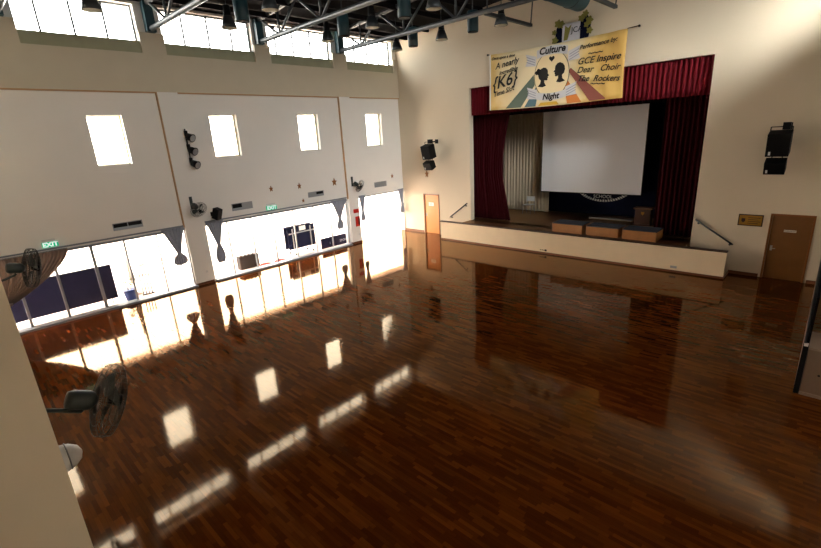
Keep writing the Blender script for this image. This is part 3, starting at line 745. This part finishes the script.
# purlins, part of roof: one thing each
for i, x in enumerate([.9, 2.3, 3.8, 5.3, 6.8, 8.3, 10.2, 11.7, 13.2, 14.7, 16.2, 17.6]):
    z = EAVE + sl*min(x, XR-x) - .09
    tag(MB((x, -9, z)).use(M_DECK).box((x-.05, YB+.05, z-.1), (x+.05, -.05, z+.07)).build('roof_purlin'), 'dark purlin under the roof deck', 'purlin', 'roof purlins')
# bay lamps
LZ = 8.60
def lamp(x, y, z):
    e = empty('pendant_lamp', (x, y, z)); o = (x, y, z); c = Vector(o)
    zt = EAVE + sl*min(x, XR-x) - .02
    MB(o).use(M_STEEL).tube((x, y, z+.3), (x, y, z+1.0), .012, 6).build('rod', parent=e)
    MB(o).use(M_BLACK).lathe([(.05, .66), (.10, .64), (.11, .42), (.12, .36), (.07, .34)], c, n=18).build('ballast_housing', parent=e)
    MB(o).use(M_TUBE).lathe([(.09, .36), (.13, .33), (.20, .14), (.24, .0)], c, n=24, cap=False).build('reflector', parent=e, solid=.006)
    MB(o).use(M_LENS).lathe([(.001, -.005), (.20, .0), (.235, .02), (.2, .035), (.001, .04)], c, n=24, cap=False).build('lens', parent=e)
    return e
lp = None
rows_l = {-13.8: 'row nearest camera', -10.12: 'second row from camera', -6.3: 'third row from camera', -2.62: 'row nearest stage wall'}
cols_l = {2.68: 'nearest the left wall', 5.15: 'second from the left wall', 7.85: 'third from the left wall', 13.0: 'right of the ridge'}
l0 = lamp(0, 0, LZ); l0.location = (0, 0, LZ)
first = True
for y, yn in rows_l.items():
    for x, xn in cols_l.items():
        if x > 12 and y < -3: continue
        z = LZ
        if first: L_ = l0; first = False
        else: L_ = copy_tree(l0)
        L_.location = (x, y, z)
        for ch_ in L_.children:
            if ch_.name.startswith('rod'): ch_.scale = (1, 1, EAVE+sl*min(x, XR-x)-z-.005)
        tag(L_, 'bell shaped lamp, %s in %s' % (xn, yn), 'lamp', 'bell shaped pendant lamps under the roof')
# cylinder downlights in teal housings
def cyl():
    e = empty('cylinder_downlight', (0, 0, 8.6)); o = (0, 0, 8.6); c = Vector(o)
    MB(o).use(M_TEAL).lathe([(.19, .0), (.205, .02), (.205, .66), (.19, .68)], c, n=24).build('housing', parent=e)
    MB(o).use(M_BLACK).lathe([(.17, -.02), (.19, -.02), (.19, .01), (.17, .01)], c, n=24).build('bezel', parent=e)
    MB(o).use(M_STEEL).tube((0, 0, 8.9), (0, 0, 9.6), .02, 8).build('rod', parent=e)
    return e
c0 = cyl(); first = True
for y, yn in {-10.2: 'by the second truss', -6.35: 'in the middle row', -2.7: 'in front of the stage wall'}.items():
    for x, xn in {3.7: 'near the left wall', 6.7: 'farther from the left wall'}.items():
        cc = c0 if first else copy_tree(c0); first = False
        cc.location = (x, y, 8.6)
        for ch_ in cc.children:
            if ch_.name.startswith('rod'): ch_.scale = (1, 1, EAVE+sl*min(x, XR-x)-8.6-.005)
        tag(cc, 'teal cylinder under the roof %s, %s' % (yn, xn), 'downlight', 'teal cylinder downlights')
# duct and rails near the stage
DO = (9.75, -1.7, 9.25)
d_ = empty('air_duct', DO, 'large round teal air duct under the roof near the stage wall', 'duct')
mb = MB(DO).use(M_TEAL); mb.lathe([(.10, 0), (.30, .04), (.36, .14), (.36, 3.2)], (9.75, -.35, 9.3), (0, -1, 0), n=32); mb.build('duct_body', parent=d_)
for yy in (-1.3, -2.8): MB(DO).use(M_STEEL).ring((9.75, yy, 9.3), (0, 1, 0), .365, .012, 32).tube((9.75, yy, 9.66), (9.75, yy, RIDGE-.05), .015, 6).build('hanger', parent=d_)
def lrail(x, z, y0, label, brace):
    o = (x, (y0-.5)/2, z); e = empty('ceiling_rail', o, label, 'rail')
    MB(o).use(M_STEEL).box((x-.06, y0, z-.05), (x+.06, -.5, z+.05)).build('rail', parent=e)
    h = MB(o).use(M_STEEL); h.tube((x, -.54, z), (x+.1, -.54, EAVE+sl*min(x, XR-x)), .025, 8); h.build('hanger', parent=e)
    MB(o).use(M_STEEL).tube((x, y0+.1, z), (x, y0+.1, EAVE+sl*min(x, XR-x)), .025, 8).build('hanger', parent=e)
lrail(7.86, 8.85, -3.6, 'grey steel rail hanging above the left half of the banner', 1)
lrail(11.0, 8.82, -4.2, 'grey steel rail hanging above the right end of the banner', 1)

# ------------------------------------------------------------------ fans
def fan(org, aim, R=.33, stem=.35, wall_n=(1, 0, 0), arm=.3, label='', group=None, pos=None, far=False):
    """wall fan: org = point on the wall surface; aim = unit vector of the blowing direction"""
    n = Vector(wall_n); o = Vector(org); a = Vector(aim).normalized()
    e = empty('wall_fan', o, label, 'fan', group)
    hub = Vector(pos) if pos else o+n*(arm+.12)+a*.12
    mback = hub-a*.34
    b = MB(o).use(M_FAN)
    side = n.cross(Vector((0, 0, 1)))
    mt = Matrix((( n.x, side.x, 0, o.x), (n.y, side.y, 0, o.y), (n.z, side.z, 1, o.z), (0, 0, 0, 1)))
    b.box((0, -.05, -.08), (.03, .05, .08+stem), mt); b.build('wall_bracket', parent=e)
    k1 = o+n*.06+Vector((0, 0, -.02)); el = mback-Vector((0, 0, .12))+a*.1
    ar = MB(o).use(M_FAN); ar.path([o+n*.02, k1, el, mback+a*.14], .02, 8); ar.build('arm', parent=e)
    mo = MB(o).use(M_FAN).lathe([(.03, 0), (.075, .01), (.09, .05), (.09, .18), (.075, .22), (.04, .25)], mback, a, n=20).build('motor', parent=e)
    MB(o).use(M_WHITE).box((-.02, -.02, 0), (.02, .02, .004), Matrix.Translation(mback+a*.13-Vector((0, 0, .0))+Vector((0, 0, -.09)))).build('badge', parent=e)
    u = a.orthogonal().normalized(); w = a.cross(u)
    bl = MB(o).use(M_FAN)
    for k in range(3):
        t0 = 2*PI*k/3
        for q in range(5):
            t1 = t0+q*.16; t2 = t1+.16
            P = lambda t, r, h: hub+(u*math.cos(t)+w*math.sin(t))*r+a*h
            h1 = -.02+q*.012; h2 = h1+.012
            bl.face([P(t1, .05, h1), P(t2, .05, h2), P(t2, R*.86*(1 - .03*abs(q-2)), h2), P(t1, R*.86*(1-.03*abs(q-2)), h1)])
    bl.build('blades', parent=e, solid=.004)
    g = MB(o).use(M_WIRE); wr = .0028 if not far else .004
    for Rr, h in ((R, 0), (R*.98, .05), (R*.98, -.05), (R*.7, .085), (R*.7, -.08), (R*.4, .10), (R*.4, -.09)): g.ring(hub+a*h, a, Rr, wr*1.3, 28, 4)
    nw = 36
    for k in range(nw):
        t = 2*PI*k/nw; d = u*math.cos(t)+w*math.sin(t)
        g.path([hub+a*.105+d*.06, hub+a*.085+d*R*.7, hub+a*.05+d*R*.98, hub+d*R, hub-a*.05+d*R*.98, hub-a*.08+d*R*.7, hub-a*.095+d*.06], wr, 3)
    g.build('grille', parent=e)
    MB(o).use(M_BLACK).lathe([(.001, .115), (.05, .112), (.06, .1), (.03, .0)], hub, a, n=16).build('hub', parent=e)
    return e
fan((.09, -11.36, 3.0), (.75, .15, -.5), R=.3, label='dark wall fan on the first pilaster beside the grey curtain', stem=.3)
fan((.09, -3.66, 2.95), (.75, .35, -.45), R=.3, label='dark wall fan on the second pilaster above the red alarm box', stem=.3)
CX, CY, CZ = 17.361, -17.8, 5.049
D1 = 4.8
fan((CX-D1, YB, CZ-.437*D1), (0.05, 1, -.5), R=.34, wall_n=(0, 1, 0), label='dark green wall fan in the foreground at the lower left', pos=(CX-D1, CY+.1363*D1, CZ-.4734*D1), stem=.45)
D2 = 10.0
fan((CX-D2, YB, CZ-.2*D2), (-.1, 1, -.25), R=.34, wall_n=(0, 1, 0), label='dark wall fan in front of the large brown curtain at the left edge', pos=(CX-D2, CY+.085*D2, CZ-.182*D2), stem=.2, far=True)
# white domes on the rear wall
def dome(D, tz, label, r):
    o = Vector((CX-D, YB, CZ+tz*D)); e = empty('dome_siren', o, label, 'wall light')
    MB(o).use(M_WHITE).lathe([(r*.9, 0), (r, .02), (r*1.02, .1), (r*.85, .18), (r*.5, .24), (.01, .26)], o, (0, 1, 0), n=24).build('dome', parent=e)
    for h in (.05, .1, .15): MB(o).use(M_ALU).ring(o+Vector((0, h, 0)), (0, 1, 0), r*(1.03 if h < .12 else .95), .006, 24, 5).build('ring', parent=e)
dome(4.8, -.555, 'white ribbed dome light at the wall edge below the foreground fan', .13)
dome(10.2, -.228, 'white dome light at the left edge below the far curtain fan', .13)
tag(MB((12.56, YB, 3.4)).use(M_WHITE).box((CX-D1-.07, YB, CZ-.345*D1), (CX-D1+.07, YB+.1, CZ-.315*D1)).build('junction_box', bevel=.008), 'small white junction box at the wall edge above the foreground fan', 'junction box')

# ------------------------------------------------------------------ left wall fittings
def spot(y, z, label):
    o = Vector((.09, y, z)); e = empty('wall_spotlight', o, label, 'spotlight', 'black spotlights on the vertical bar')
    MB(o).use(M_BLACK).box((.15, y-.05, z-.03), (.22, y+.05, z+.16)).build('yoke', parent=e)
    a = Vector((.8, .35, -.35)).normalized()
    MB(o).use(M_BLACK).lathe([(.06, 0), (.11, .03), (.13, .22), (.15, .26)], o+Vector((.13, 0, -.02)), a, n=16).build('lamp_head', parent=e)
    MB(o).use(M_ALU).lathe([(.11, 0), (.12, .01)], o+Vector((.13, 0, -.02))+a*.262, a, n=16).build('lens', parent=e)
o = Vector((.09, -11.1, 5.1))
e = empty('lighting_bar', o, 'thin black vertical bar holding three spotlights on the wall', 'bar')
MB(o).use(M_BLACK).tube((.15, -11.1, 4.55), (.15, -11.1, 5.75), .022, 10).build('bar', parent=e)
for z in (4.7, 5.6): MB(o).use(M_BLACK).tube((.05, -11.1, z), (.15, -11.1, z), .015, 8).build('bracket', parent=e)
for z, l in ((5.53, 'top black spotlight of the three on the vertical bar'), (5.07, 'middle black spotlight of the three on the vertical bar'), (4.6, 'lowest black spotlight of the three on the vertical bar')): spot(-11.1, z, l)
# speaker beside fan
o = Vector((0, -10.62, 2.62))
e = empty('wall_speaker', o, 'black box speaker above the grey curtain right of the first pilaster', 'speaker')
rt = Matrix.Translation(Vector((.28, -10.62, 2.45))) @ Matrix.Rotation(math.radians(25), 4, 'Z') @ Matrix.Rotation(math.radians(20), 4, 'Y')
MB(o).use(M_BLACK).box((-.13, -.13, 0), (.13, .13, .42), rt).build('cabinet', parent=e, bevel=.02)
MB(o).use(M_INK).box((.13, -.11, .02), (.136, .11, .40), rt).build('grille', parent=e)
MB(o).use(M_BLACK).tube((0, -10.62, 2.62), (.25, -10.62, 2.62), .03, 10).box((0, -10.7, 2.54), (.02, -10.54, 2.70)).build('bracket', parent=e)
# exit signs
M_LITW = mat('exit_letter_white', (235, 250, 245), .5); M_LITW.node_tree.nodes['Principled BSDF'].inputs['Emission Color'].default_value = (.8, 1, .95, 1); M_LITW.node_tree.nodes['Principled BSDF'].inputs['Emission Strength'].default_value = .6
def exit_sign(y0, y1, z0, z1, label):
    o = Vector((0, (y0+y1)/2, z0)); e = empty('exit_sign', o, label, 'exit sign', 'green exit signs above the glass doors')
    MB(o).use(M_WHITE).box((0, y0+.02, z1-.02), (.05, y1-.06, z1+.06)).build('housing', parent=e)
    m = bpy.data.materials.get('exit_lit')
    if m is None:
        m = bpy.data.materials.new('exit_lit'); m.use_nodes = True; b = m.node_tree.nodes['Principled BSDF']
        b.inputs['Base Color'].default_value = lin((0, 170, 120)); b.inputs['Emission Color'].default_value = lin((0, 190, 140)); b.inputs['Emission Strength'].default_value = .45
    MB(o).use(m).box((.0, y0, z0), (.055, y1, z1-.02)).build('panel', parent=e)
    text('lettering', 'EXIT', (z1-z0)*1.05, M_LITW, e, o, (.058, (y0+y1)/2, z0+(z1-z0)*.1), (0, 1, 0), (0, 0, 1), align='CENTER', offset=.006)
exit_sign(-15.92, -15.52, 2.42, 2.60, 'green EXIT sign above the large brown curtain')
exit_sign(-8.35, -7.88, 2.40, 2.60, 'green EXIT sign above the middle glass doors')
# ventilators
def vent(y0, y1, z0, z1, label, op):
    o = Vector((0, (y0+y1)/2, z0)); e = empty('wall_vent', o, label, 'vent', 'louvred vents above the glass doors')
    f = MB(o).use(M_ALU); t = .02
    f.box((.0, y0, z0), (.03, y1, z0+t)).box((0, y0, z1-t), (.03, y1, z1)).box((0, y0, z0+t), (.03, y0+t, z1-t)).box((0, y1-t, z0+t), (.03, y1, z1-t))
    ym = (y0+y1)/2; f.box((0, ym-t/2, z0+t), (.03, ym+t/2, z1-t)); f.build('frame', parent=e)
    MB(o).use(M_BLACK).box((.001, y0+t, z0+t), (.006, y1-t, z1-t)).build('duct_opening', parent=e)
    for h, (a, b) in enumerate(((y0+t, ym-t/2), (ym+t/2, y1-t))):
        for k in range(3):
            z = z0+t+(z1-z0-2*t)*(k+.5)/3
            if op[h] and k: continue
            MB(o).use(M_ALU).face([(.006, a, z+.02), (.006, b, z+.02), (.035, b, z-.035), (.035, a, z-.035)])
            q = MB(o).use(M_ALU); q.face([(.006, a, z+.04), (.006, b, z+.04), (.03, b, z-.04), (.03, a, z-.04)]); q.build('louvre', parent=e, solid=.004)
vent(-13.98, -13.08, 2.58, 2.82, 'open louvred vent above the first glass doors', (1, 1))
vent(-9.82, -8.95, 2.60, 2.88, 'half open louvred vent left of the middle EXIT sign', (1, 0))
vent(-6.2, -5.35, 2.65, 2.88, 'louvred vent above the right end of the middle doors', (0, 1))
vent(-2.12, -1.27, 2.62, 2.88, 'closed louvred vent above the open doorway', (0, 0))
# small wooden star ornaments
def orn(y, z, r, label, onstage=False):
    o = Vector((0, y, z)) if not onstage else Vector((y, 0, z))
    pts = [(r*(1 if k % 2 == 0 else .45)*math.cos(2*PI*k/10+.3), r*(1 if k % 2 == 0 else .45)*math.sin(2*PI*k/10+.3)) for k in range(10)]
    mb = MB(o).use(mat('ornament_wood', (150, 96, 48), .6))
    if onstage: mb.prism([(y+a, 0, z+b*1.5) for a, b in pts], (0, -.03, 0))
    else: mb.prism([(0, y+a, z+b*1.3) for a, b in pts], (.03, 0, 0))
    tag(mb.build('star_ornament'), label, 'ornament', 'small brown ornaments on the walls')
orn(-8.0, 3.26, .10, 'small brown star ornament left of three, above the middle EXIT sign')
orn(-6.61, 3.22, .11, 'small brown star ornament midway along the middle wall panel')
orn(-4.67, 3.18, .15, 'brown star ornament beside the second pilaster')
orn(-6.5, 2.56, .07, 'tiny brown ornament just below the row of stars, by the vent')
orn(-.81, 3.08, .09, 'small brown ornament above the open doorway near the corner')
orn(1.78, 3.13, .13, 'small brown ornament below the speakers by the left stage door', True)
# fire alarm + hose sign
tag(MB((.09, -3.6, 1.6)).use(M_REDP).box((.09, -3.74, 1.55), (.15, -3.44, 1.74)).build('fire_alarm_box', bevel=.01), 'small red alarm box on the second pilaster', 'alarm')
o = (.09, -3.55, 1.1); e = empty('fire_equipment_sign', o, 'red fire notice panel with a dark right half on the second pilaster', 'sign')
MB(o).use(M_REDP).box((.09, -3.66, .86), (.12, -3.38, 1.36)).build('panel', parent=e)
MB(o).use(mat('maroon_print', (78, 26, 30), .5)).box((.12, -3.50, .92), (.124, -3.40, 1.30)).build('picture', parent=e)
tag(MB((.09, -11.3, .5)).use(M_WHITE).box((.09, -11.33, .44), (.1, -11.25, .52)).build('wall_socket'), 'white wall socket low on the first pilaster', 'socket')
tag(MB((.09, -3.5, .5)).use(M_WHITE).box((.09, -3.53, .40), (.1, -3.45, .48)).build('wall_socket'), 'white wall socket low on the second pilaster', 'socket')

# ------------------------------------------------------------------ window curtains
def tied_curtain(y0, y1, ztop, ztie, zbot, ytie, label, wt=.07, wb=.16, mtl=None, pleats=7, tail=True, x=.07, bulge=None):
    mtl = mtl or M_GRAYC
    o = Vector((x, (y0+y1)/2, ztop)); e = empty('window_curtain', o, label, 'curtain', 'tied grey curtains at the glass doors')
    mb = MB(o).use(mtl); n = pleats*8; nz = 18; rows = []
    def emit(za, zb, fn):
        rows = []
        for j in range(nz+1):
            v = j/nz; c, h = fn(v); row = []
            for i in range(n+1):
                u = i/n*2-1
                off = (.018+.02*min(1, h/.25))*math.sin(i/8*2*PI+1.3*math.sin(i/8*.9))
                row.append(mb._v((x+off, c+u*h, za+(zb-za)*v)))
            rows.append(row)
        for r1, r2 in zip(rows, rows[1:]):
            for i in range(n):
                f = mb.bm.faces.new((r1[i], r1[i+1], r2[i+1], r2[i])); f.smooth = True; f.material_index = mb.mi
    cy = (y0+y1)/2; hw = (y1-y0)/2
    if bulge is None:
        emit(ztop, ztie, lambda v: (cy+(ytie-cy)*v**1.2, max(wt, hw+(wt-hw)*v**.9)))
    else: emit(ztop, ztie, bulge)
    mb.build('cloth', parent=e, solid=.004)
    if tail:
        mb = MB(o).use(mtl)
        emit(ztie, zbot, lambda v: (ytie, wt+(wb*1.25-wt)*math.sin(min(v*1.5, 1)*PI/2)*(1 if v < .8 else 1-.5*(v-.8)/.2)))
        mb.build('tail', parent=e, solid=.004)
    MB(o).use(mtl).lathe([(wt*.9, -.05), (wt*1.15, -.03), (wt*1.15, .03), (wt*.9, .05)], (x, ytie, ztie), n=14).build('tie_band', parent=e)
    MB(o).use(M_ALU).tube((x, y0, ztop+.01), (x, y1, ztop+.01), .012, 8).build('rail', parent=e)
tied_curtain(-12.58, -11.78, 2.33, 1.40, .97, -12.12, 'grey curtain tied in a knot at the right end of the first glass doors', wb=.2)
tied_curtain(-10.98, -10.30, 2.33, 1.42, .70, -10.62, 'grey curtain with a long tail left of the middle glass doors', wb=.15)
tied_curtain(-5.03, -4.10, 2.31, 1.42, .92, -4.60, 'grey curtain with a round knot at the right end of the middle glass doors', wb=.16)
tied_curtain(-3.30, -2.86, 2.33, 1.5, 1.08, -3.10, 'narrow grey curtain at the left of the open doorway', wt=.07, wb=.13, pleats=4)
tied_curtain(-.52, -.06, 2.33, 1.5, 1.02, -.22, 'narrow grey curtain at the open doorway beside the stage wall corner', wt=.07, wb=.13, pleats=4)
# big brown-grey curtain at the far left, swept to one side
def big(v):
    yr = -15.34-(-15.34+16.95)*(v**1.6)
    yl = -17.55+.25*v
    return ((yr+yl)/2, (yr-yl)/2)
tied_curtain(-17.55, -15.34, 2.30, .95, .5, -17.12, 'large brown grey curtain swept aside at the left end of the glass doors', wt=.12, wb=.2, mtl=M_BRNC, pleats=16, bulge=big, tail=False)

# ------------------------------------------------------------------ outside the glass
def legs(mb_o, pts, h, r, mtl, e):
    for x, y in pts: MB(mb_o).use(mtl).tube((x, y, -.06), (x, y, h), r, 8).build('leg', parent=e)
o = (-.8, -15.6, -.06); e = empty('display_board', o, 'long dark navy display board standing outside the first glass doors', 'board')
MB(o).use(M_NAVYB).box((-.84, -17.12, .12), (-.80, -15.64, 1.34)).build('panel', parent=e)
MB(o).use(M_NAVYB).box((-.84, -15.63, .12), (-.80, -14.17, 1.34)).build('panel', parent=e)
legs(o, [(-.87, -17.0), (-.87, -15.64), (-.87, -14.35)], 1.3, .02, M_ALU, e)
MB(o).use(M_ALU).box((-.9, -17.12, 1.34), (-.78, -14.17, 1.36)).build('top_rail', parent=e)
# bucket with plant
o = (-.7, -13.8, -.06); e = empty('potted_plant', o, 'dry plant in a blue tub outside the first glass doors', 'plant')
MB(o).use(M_BLUE).lathe([(.16, 0), (.22, .36), (.24, .37), (.24, .40)], o, n=20).build('tub', parent=e)
st2 = MB(o).use(M_PLANT); rnd = random.Random(4)
for k in range(16):
    a = rnd.uniform(0, 2*PI); l = rnd.uniform(.3, .75); p0 = Vector((o[0]+.08*math.cos(a), o[1]+.08*math.sin(a), .34)); p1 = p0+Vector((.3*math.cos(a), .3*math.sin(a), 1)).normalized()*l
    st2.tube(p0, p1, .008, 5, r2=.003)
    for q in range(3):
        c = p0.lerp(p1, .4+.25*q); d = Vector((rnd.uniform(-1, 1), rnd.uniform(-1, 1), .3)).normalized()*.1
        s_ = d.orthogonal().normalized()*.025; st2.face([c, c+d*.5+s_, c+d, c+d*.5-s_])
st2.build('foliage', parent=e)
# closed pale umbrella leaning
o = (-1.25, -13.5, -.06); e = empty('closed_umbrella', o, 'closed pale grey parasol standing behind the potted plant', 'umbrella')
MB(o).use(mat('pale_grey_cloth', (170, 168, 160), .9)).lathe([(.03, 0), (.1, .1), (.07, .7), (.02, 1.2)], (-1.25, -13.5, .4), (.05, -.05, 1), n=14).build('canopy', parent=e)
MB(o).use(M_ALU).tube((-1.25, -13.5, -.06), (-1.19, -13.57, 1.7), .02, 8).build('pole', parent=e)
MB(o).use(M_CONC).lathe([(.25, 0), (.25, .08), (.05, .12)], o, n=20).build('base', parent=e)
# rack of upright bars
o = (-.8, -13.1, -.06); e = empty('upright_bar_rack', o, 'low brown rack of four upright bars outside the first glass doors', 'rack')
for k in range(4): MB(o).use(M_CRATE).box((-.82, -13.38+.1*k, -.06), (-.79, -13.35+.1*k, .75)).build('upright_bar', parent=e)
MB(o).use(M_CRATE).box((-.84, -13.4, -.06), (-.77, -13.0, -.02)).build('base', parent=e)
# bench farther out
o = (-4, -11.3, -.06); e = empty('outdoor_bench', o, 'long brown bench standing farther outside', 'bench')
MB(o).use(mat('bench_wood', (150, 118, 100), .6)).box((-4.3, -12.6, .38), (-3.9, -10.6, .44)).build('seat', parent=e)
legs(o, [(-4.2, -12.4), (-4, -12.4), (-4.2, -10.8), (-4, -10.8)], .38, .03, M_ALU, e)
# crate-like brown board
o = (-.7, -9.1, -.06); e = empty('mesh_crate', o, 'dark brown crate standing outside the middle glass doors', 'crate')
MB(o).use(M_CRATE).box((-1.0, -9.56, -.055), (-.7, -8.68, .52)).build('crate_body', parent=e)
for y in [-9.5+.17*k for k in range(5)]: MB(o).use(M_CRATE).box((-.74, y, .52), (-.70, y+.07, .57)).build('slat', parent=e)
# red slippers
sl0 = None
for i, (y, l) in enumerate(((-8.5, 'red cloth bundle lying next to the dark crate'), (-7.75, 'red cloth bundle between the crate and the navy table'))):
    o = Vector((-.55, y, -.06)); mb = MB(o).use(mat('faded_red_cloth', (200, 60, 50), .9)); bm_ = mb
    mb.lathe([(.02, 0), (.16, .01), (.2, .05), (.12, .1), (.01, .12)], o, n=14)
    ob = mb.build('cloth_bundle'); ob.scale = (.8, 1.5, 1); tag(ob, l, 'cloth', 'red cloths outside the glass')
# folded table tennis table
o = (-1.0, -6.2, -.06); e = empty('folded_table', o, 'folded navy table on a wheeled metal frame outside the middle doors', 'table')
MB(o).use(M_NAVY).box((-1.0, -6.95, .22), (-.96, -5.45, 1.28)).build('table_top', parent=e)
MB(o).use(M_NAVY).box((-1.3, -6.95, .22), (-1.26, -5.45, 1.28)).build('table_top', parent=e)
for y in (-6.7, -5.7):
    MB(o).use(M_ALU).box((-.95, y-.02, .05), (-.91, y+.02, 1.2)).build('frame_post', parent=e)
    MB(o).use(M_ALU).box((-1.4, y-.02, .03), (-.8, y+.02, .07)).build('foot', parent=e)
    for x in (-1.36, -.84): MB(o).use(M_BLACK).tube((x, y-.02, -.01), (x, y+.02, -.01), .05, 14).build('wheel', parent=e)
MB(o).use(M_ALU).box((-.95, -6.9, .95), (-.91, -5.5, 1.0)).build('cross_bar', parent=e)
MB(o).use(M_WHITE).box((-.955, -6.3, 1.05), (-.95, -5.95, 1.26)).build('label_plate', parent=e)
# low navy panels
o = (-.55, -4.4, -.06); e = empty('low_barrier', o, 'low navy barrier panels with white writing outside the middle doors', 'barrier')
MB(o).use(M_NAVYB).box((-.58, -5.42, -.02), (-.54, -4.42, .50)).build('panel', parent=e)
MB(o).use(M_NAVYB).box((-.58, -4.40, -.02), (-.54, -3.35, .50)).build('panel', parent=e)
text('lettering', 'SPORTS', .17, M_ALU, e, o, (-.535, -4.0, .14), (0, 1, 0), (0, 0, 1), align='CENTER')
text('lettering', 'I', .17, M_ALU, e, o, (-.535, -4.9, .14), (0, 1, 0), (0, 0, 1), align='CENTER')
legs(o, [(-.62, -5.3), (-.62, -3.5)], .45, .02, M_ALU, e)
tag(MB((-2.2, -9, 3.0)).use(M_CONC).box((-2.6, -30, 3.0), (-.31, 12, 3.15)).build('trim_7'), 'concrete canopy over the walkway outside', 'canopy', kind='structure')
for y in (-27, -19.2, 4.2): tag(MB((-2.4, y, -.06)).use(M_CONC).box((-2.55, y-.15, -.06), (-2.25, y+.15, 3.0)).build('trim_8'), 'canopy post', 'post', kind='structure')
# building across the yard, seen through the open doorway; wall raised to block direct sky
o = (-14, 2, -.06); e = empty('neighbouring_building', o, 'pale low building with louvred windows across the yard', 'building')
MB(o).use(mat('pale_render', (226, 212, 198), .8)).box((-14.4, -40, -.06), (-14, 24, 8.5)).build('wall', parent=e)
for k in range(12):
    y = 2.5+1.9*k - 12
    wv = MB(o).use(mat('dusty_pink_louvre', (196, 160, 140), .7))
    for q in range(5): wv.box((-14.0, y+q*.22, .9), (-13.95, y+.1+q*.22, 2.2))
    wv.build('louvred_window', parent=e)

# ------------------------------------------------------------------ right side: steps enclosure with dark rail
o = (17.5, -4, 0); e = empty('stair_partition', o, 'dark partition with black rail along the right edge of the hall', 'partition')
MB(o).use(M_MID).box((17.42, -7.55, 0), (17.46, -.6, 1.0)).build('side_panel', parent=e)
MB(o).use(M_BLKC).box((17.462, -7.55, 0.0), (17.5, -.6, 1.9)).build('back_panel', parent=e)
g = MB(o).use(M_STEEL); g.tube((17.44, -7.6, 1.02), (17.44, -.6, 1.12), .02, 10); g.build('rail', parent=e)
MB(o).use(M_BLACK).box((17.42, -7.62, 0), (17.5, -7.55, 1.0)).build('end_post', parent=e)
MB(o).use(M_WHITE).box((17.43, -7.63, .98), (17.49, -7.58, 1.03)).build('rail_end', parent=e)
o = (18, -7.3, 0); e = empty('low_plinth', o, 'low beige plinth with a pale coping at the right edge', 'plinth')
MB(o).use(mat('plinth_beige', (120, 98, 80), .7)).box((17.505, -7.6, 0.001), (18.45, -6.8, .93)).build('plinth_body', parent=e)
MB(o).use(mat('dull_coping', (140, 120, 104), .7)).box((17.505, -7.63, .93), (18.47, -6.78, .97)).build('coping', parent=e)
MB(o).use(mat('dull_coping', (140, 120, 104), .7)).box((17.505, -7.625, 0.001), (18.45, -7.6, .06)).build('skirting', parent=e)
MB(o).use(M_BLACK).tube((17.72, -7.601, .45), (17.72, -7.61, .45), .02, 10).build('knob', parent=e)
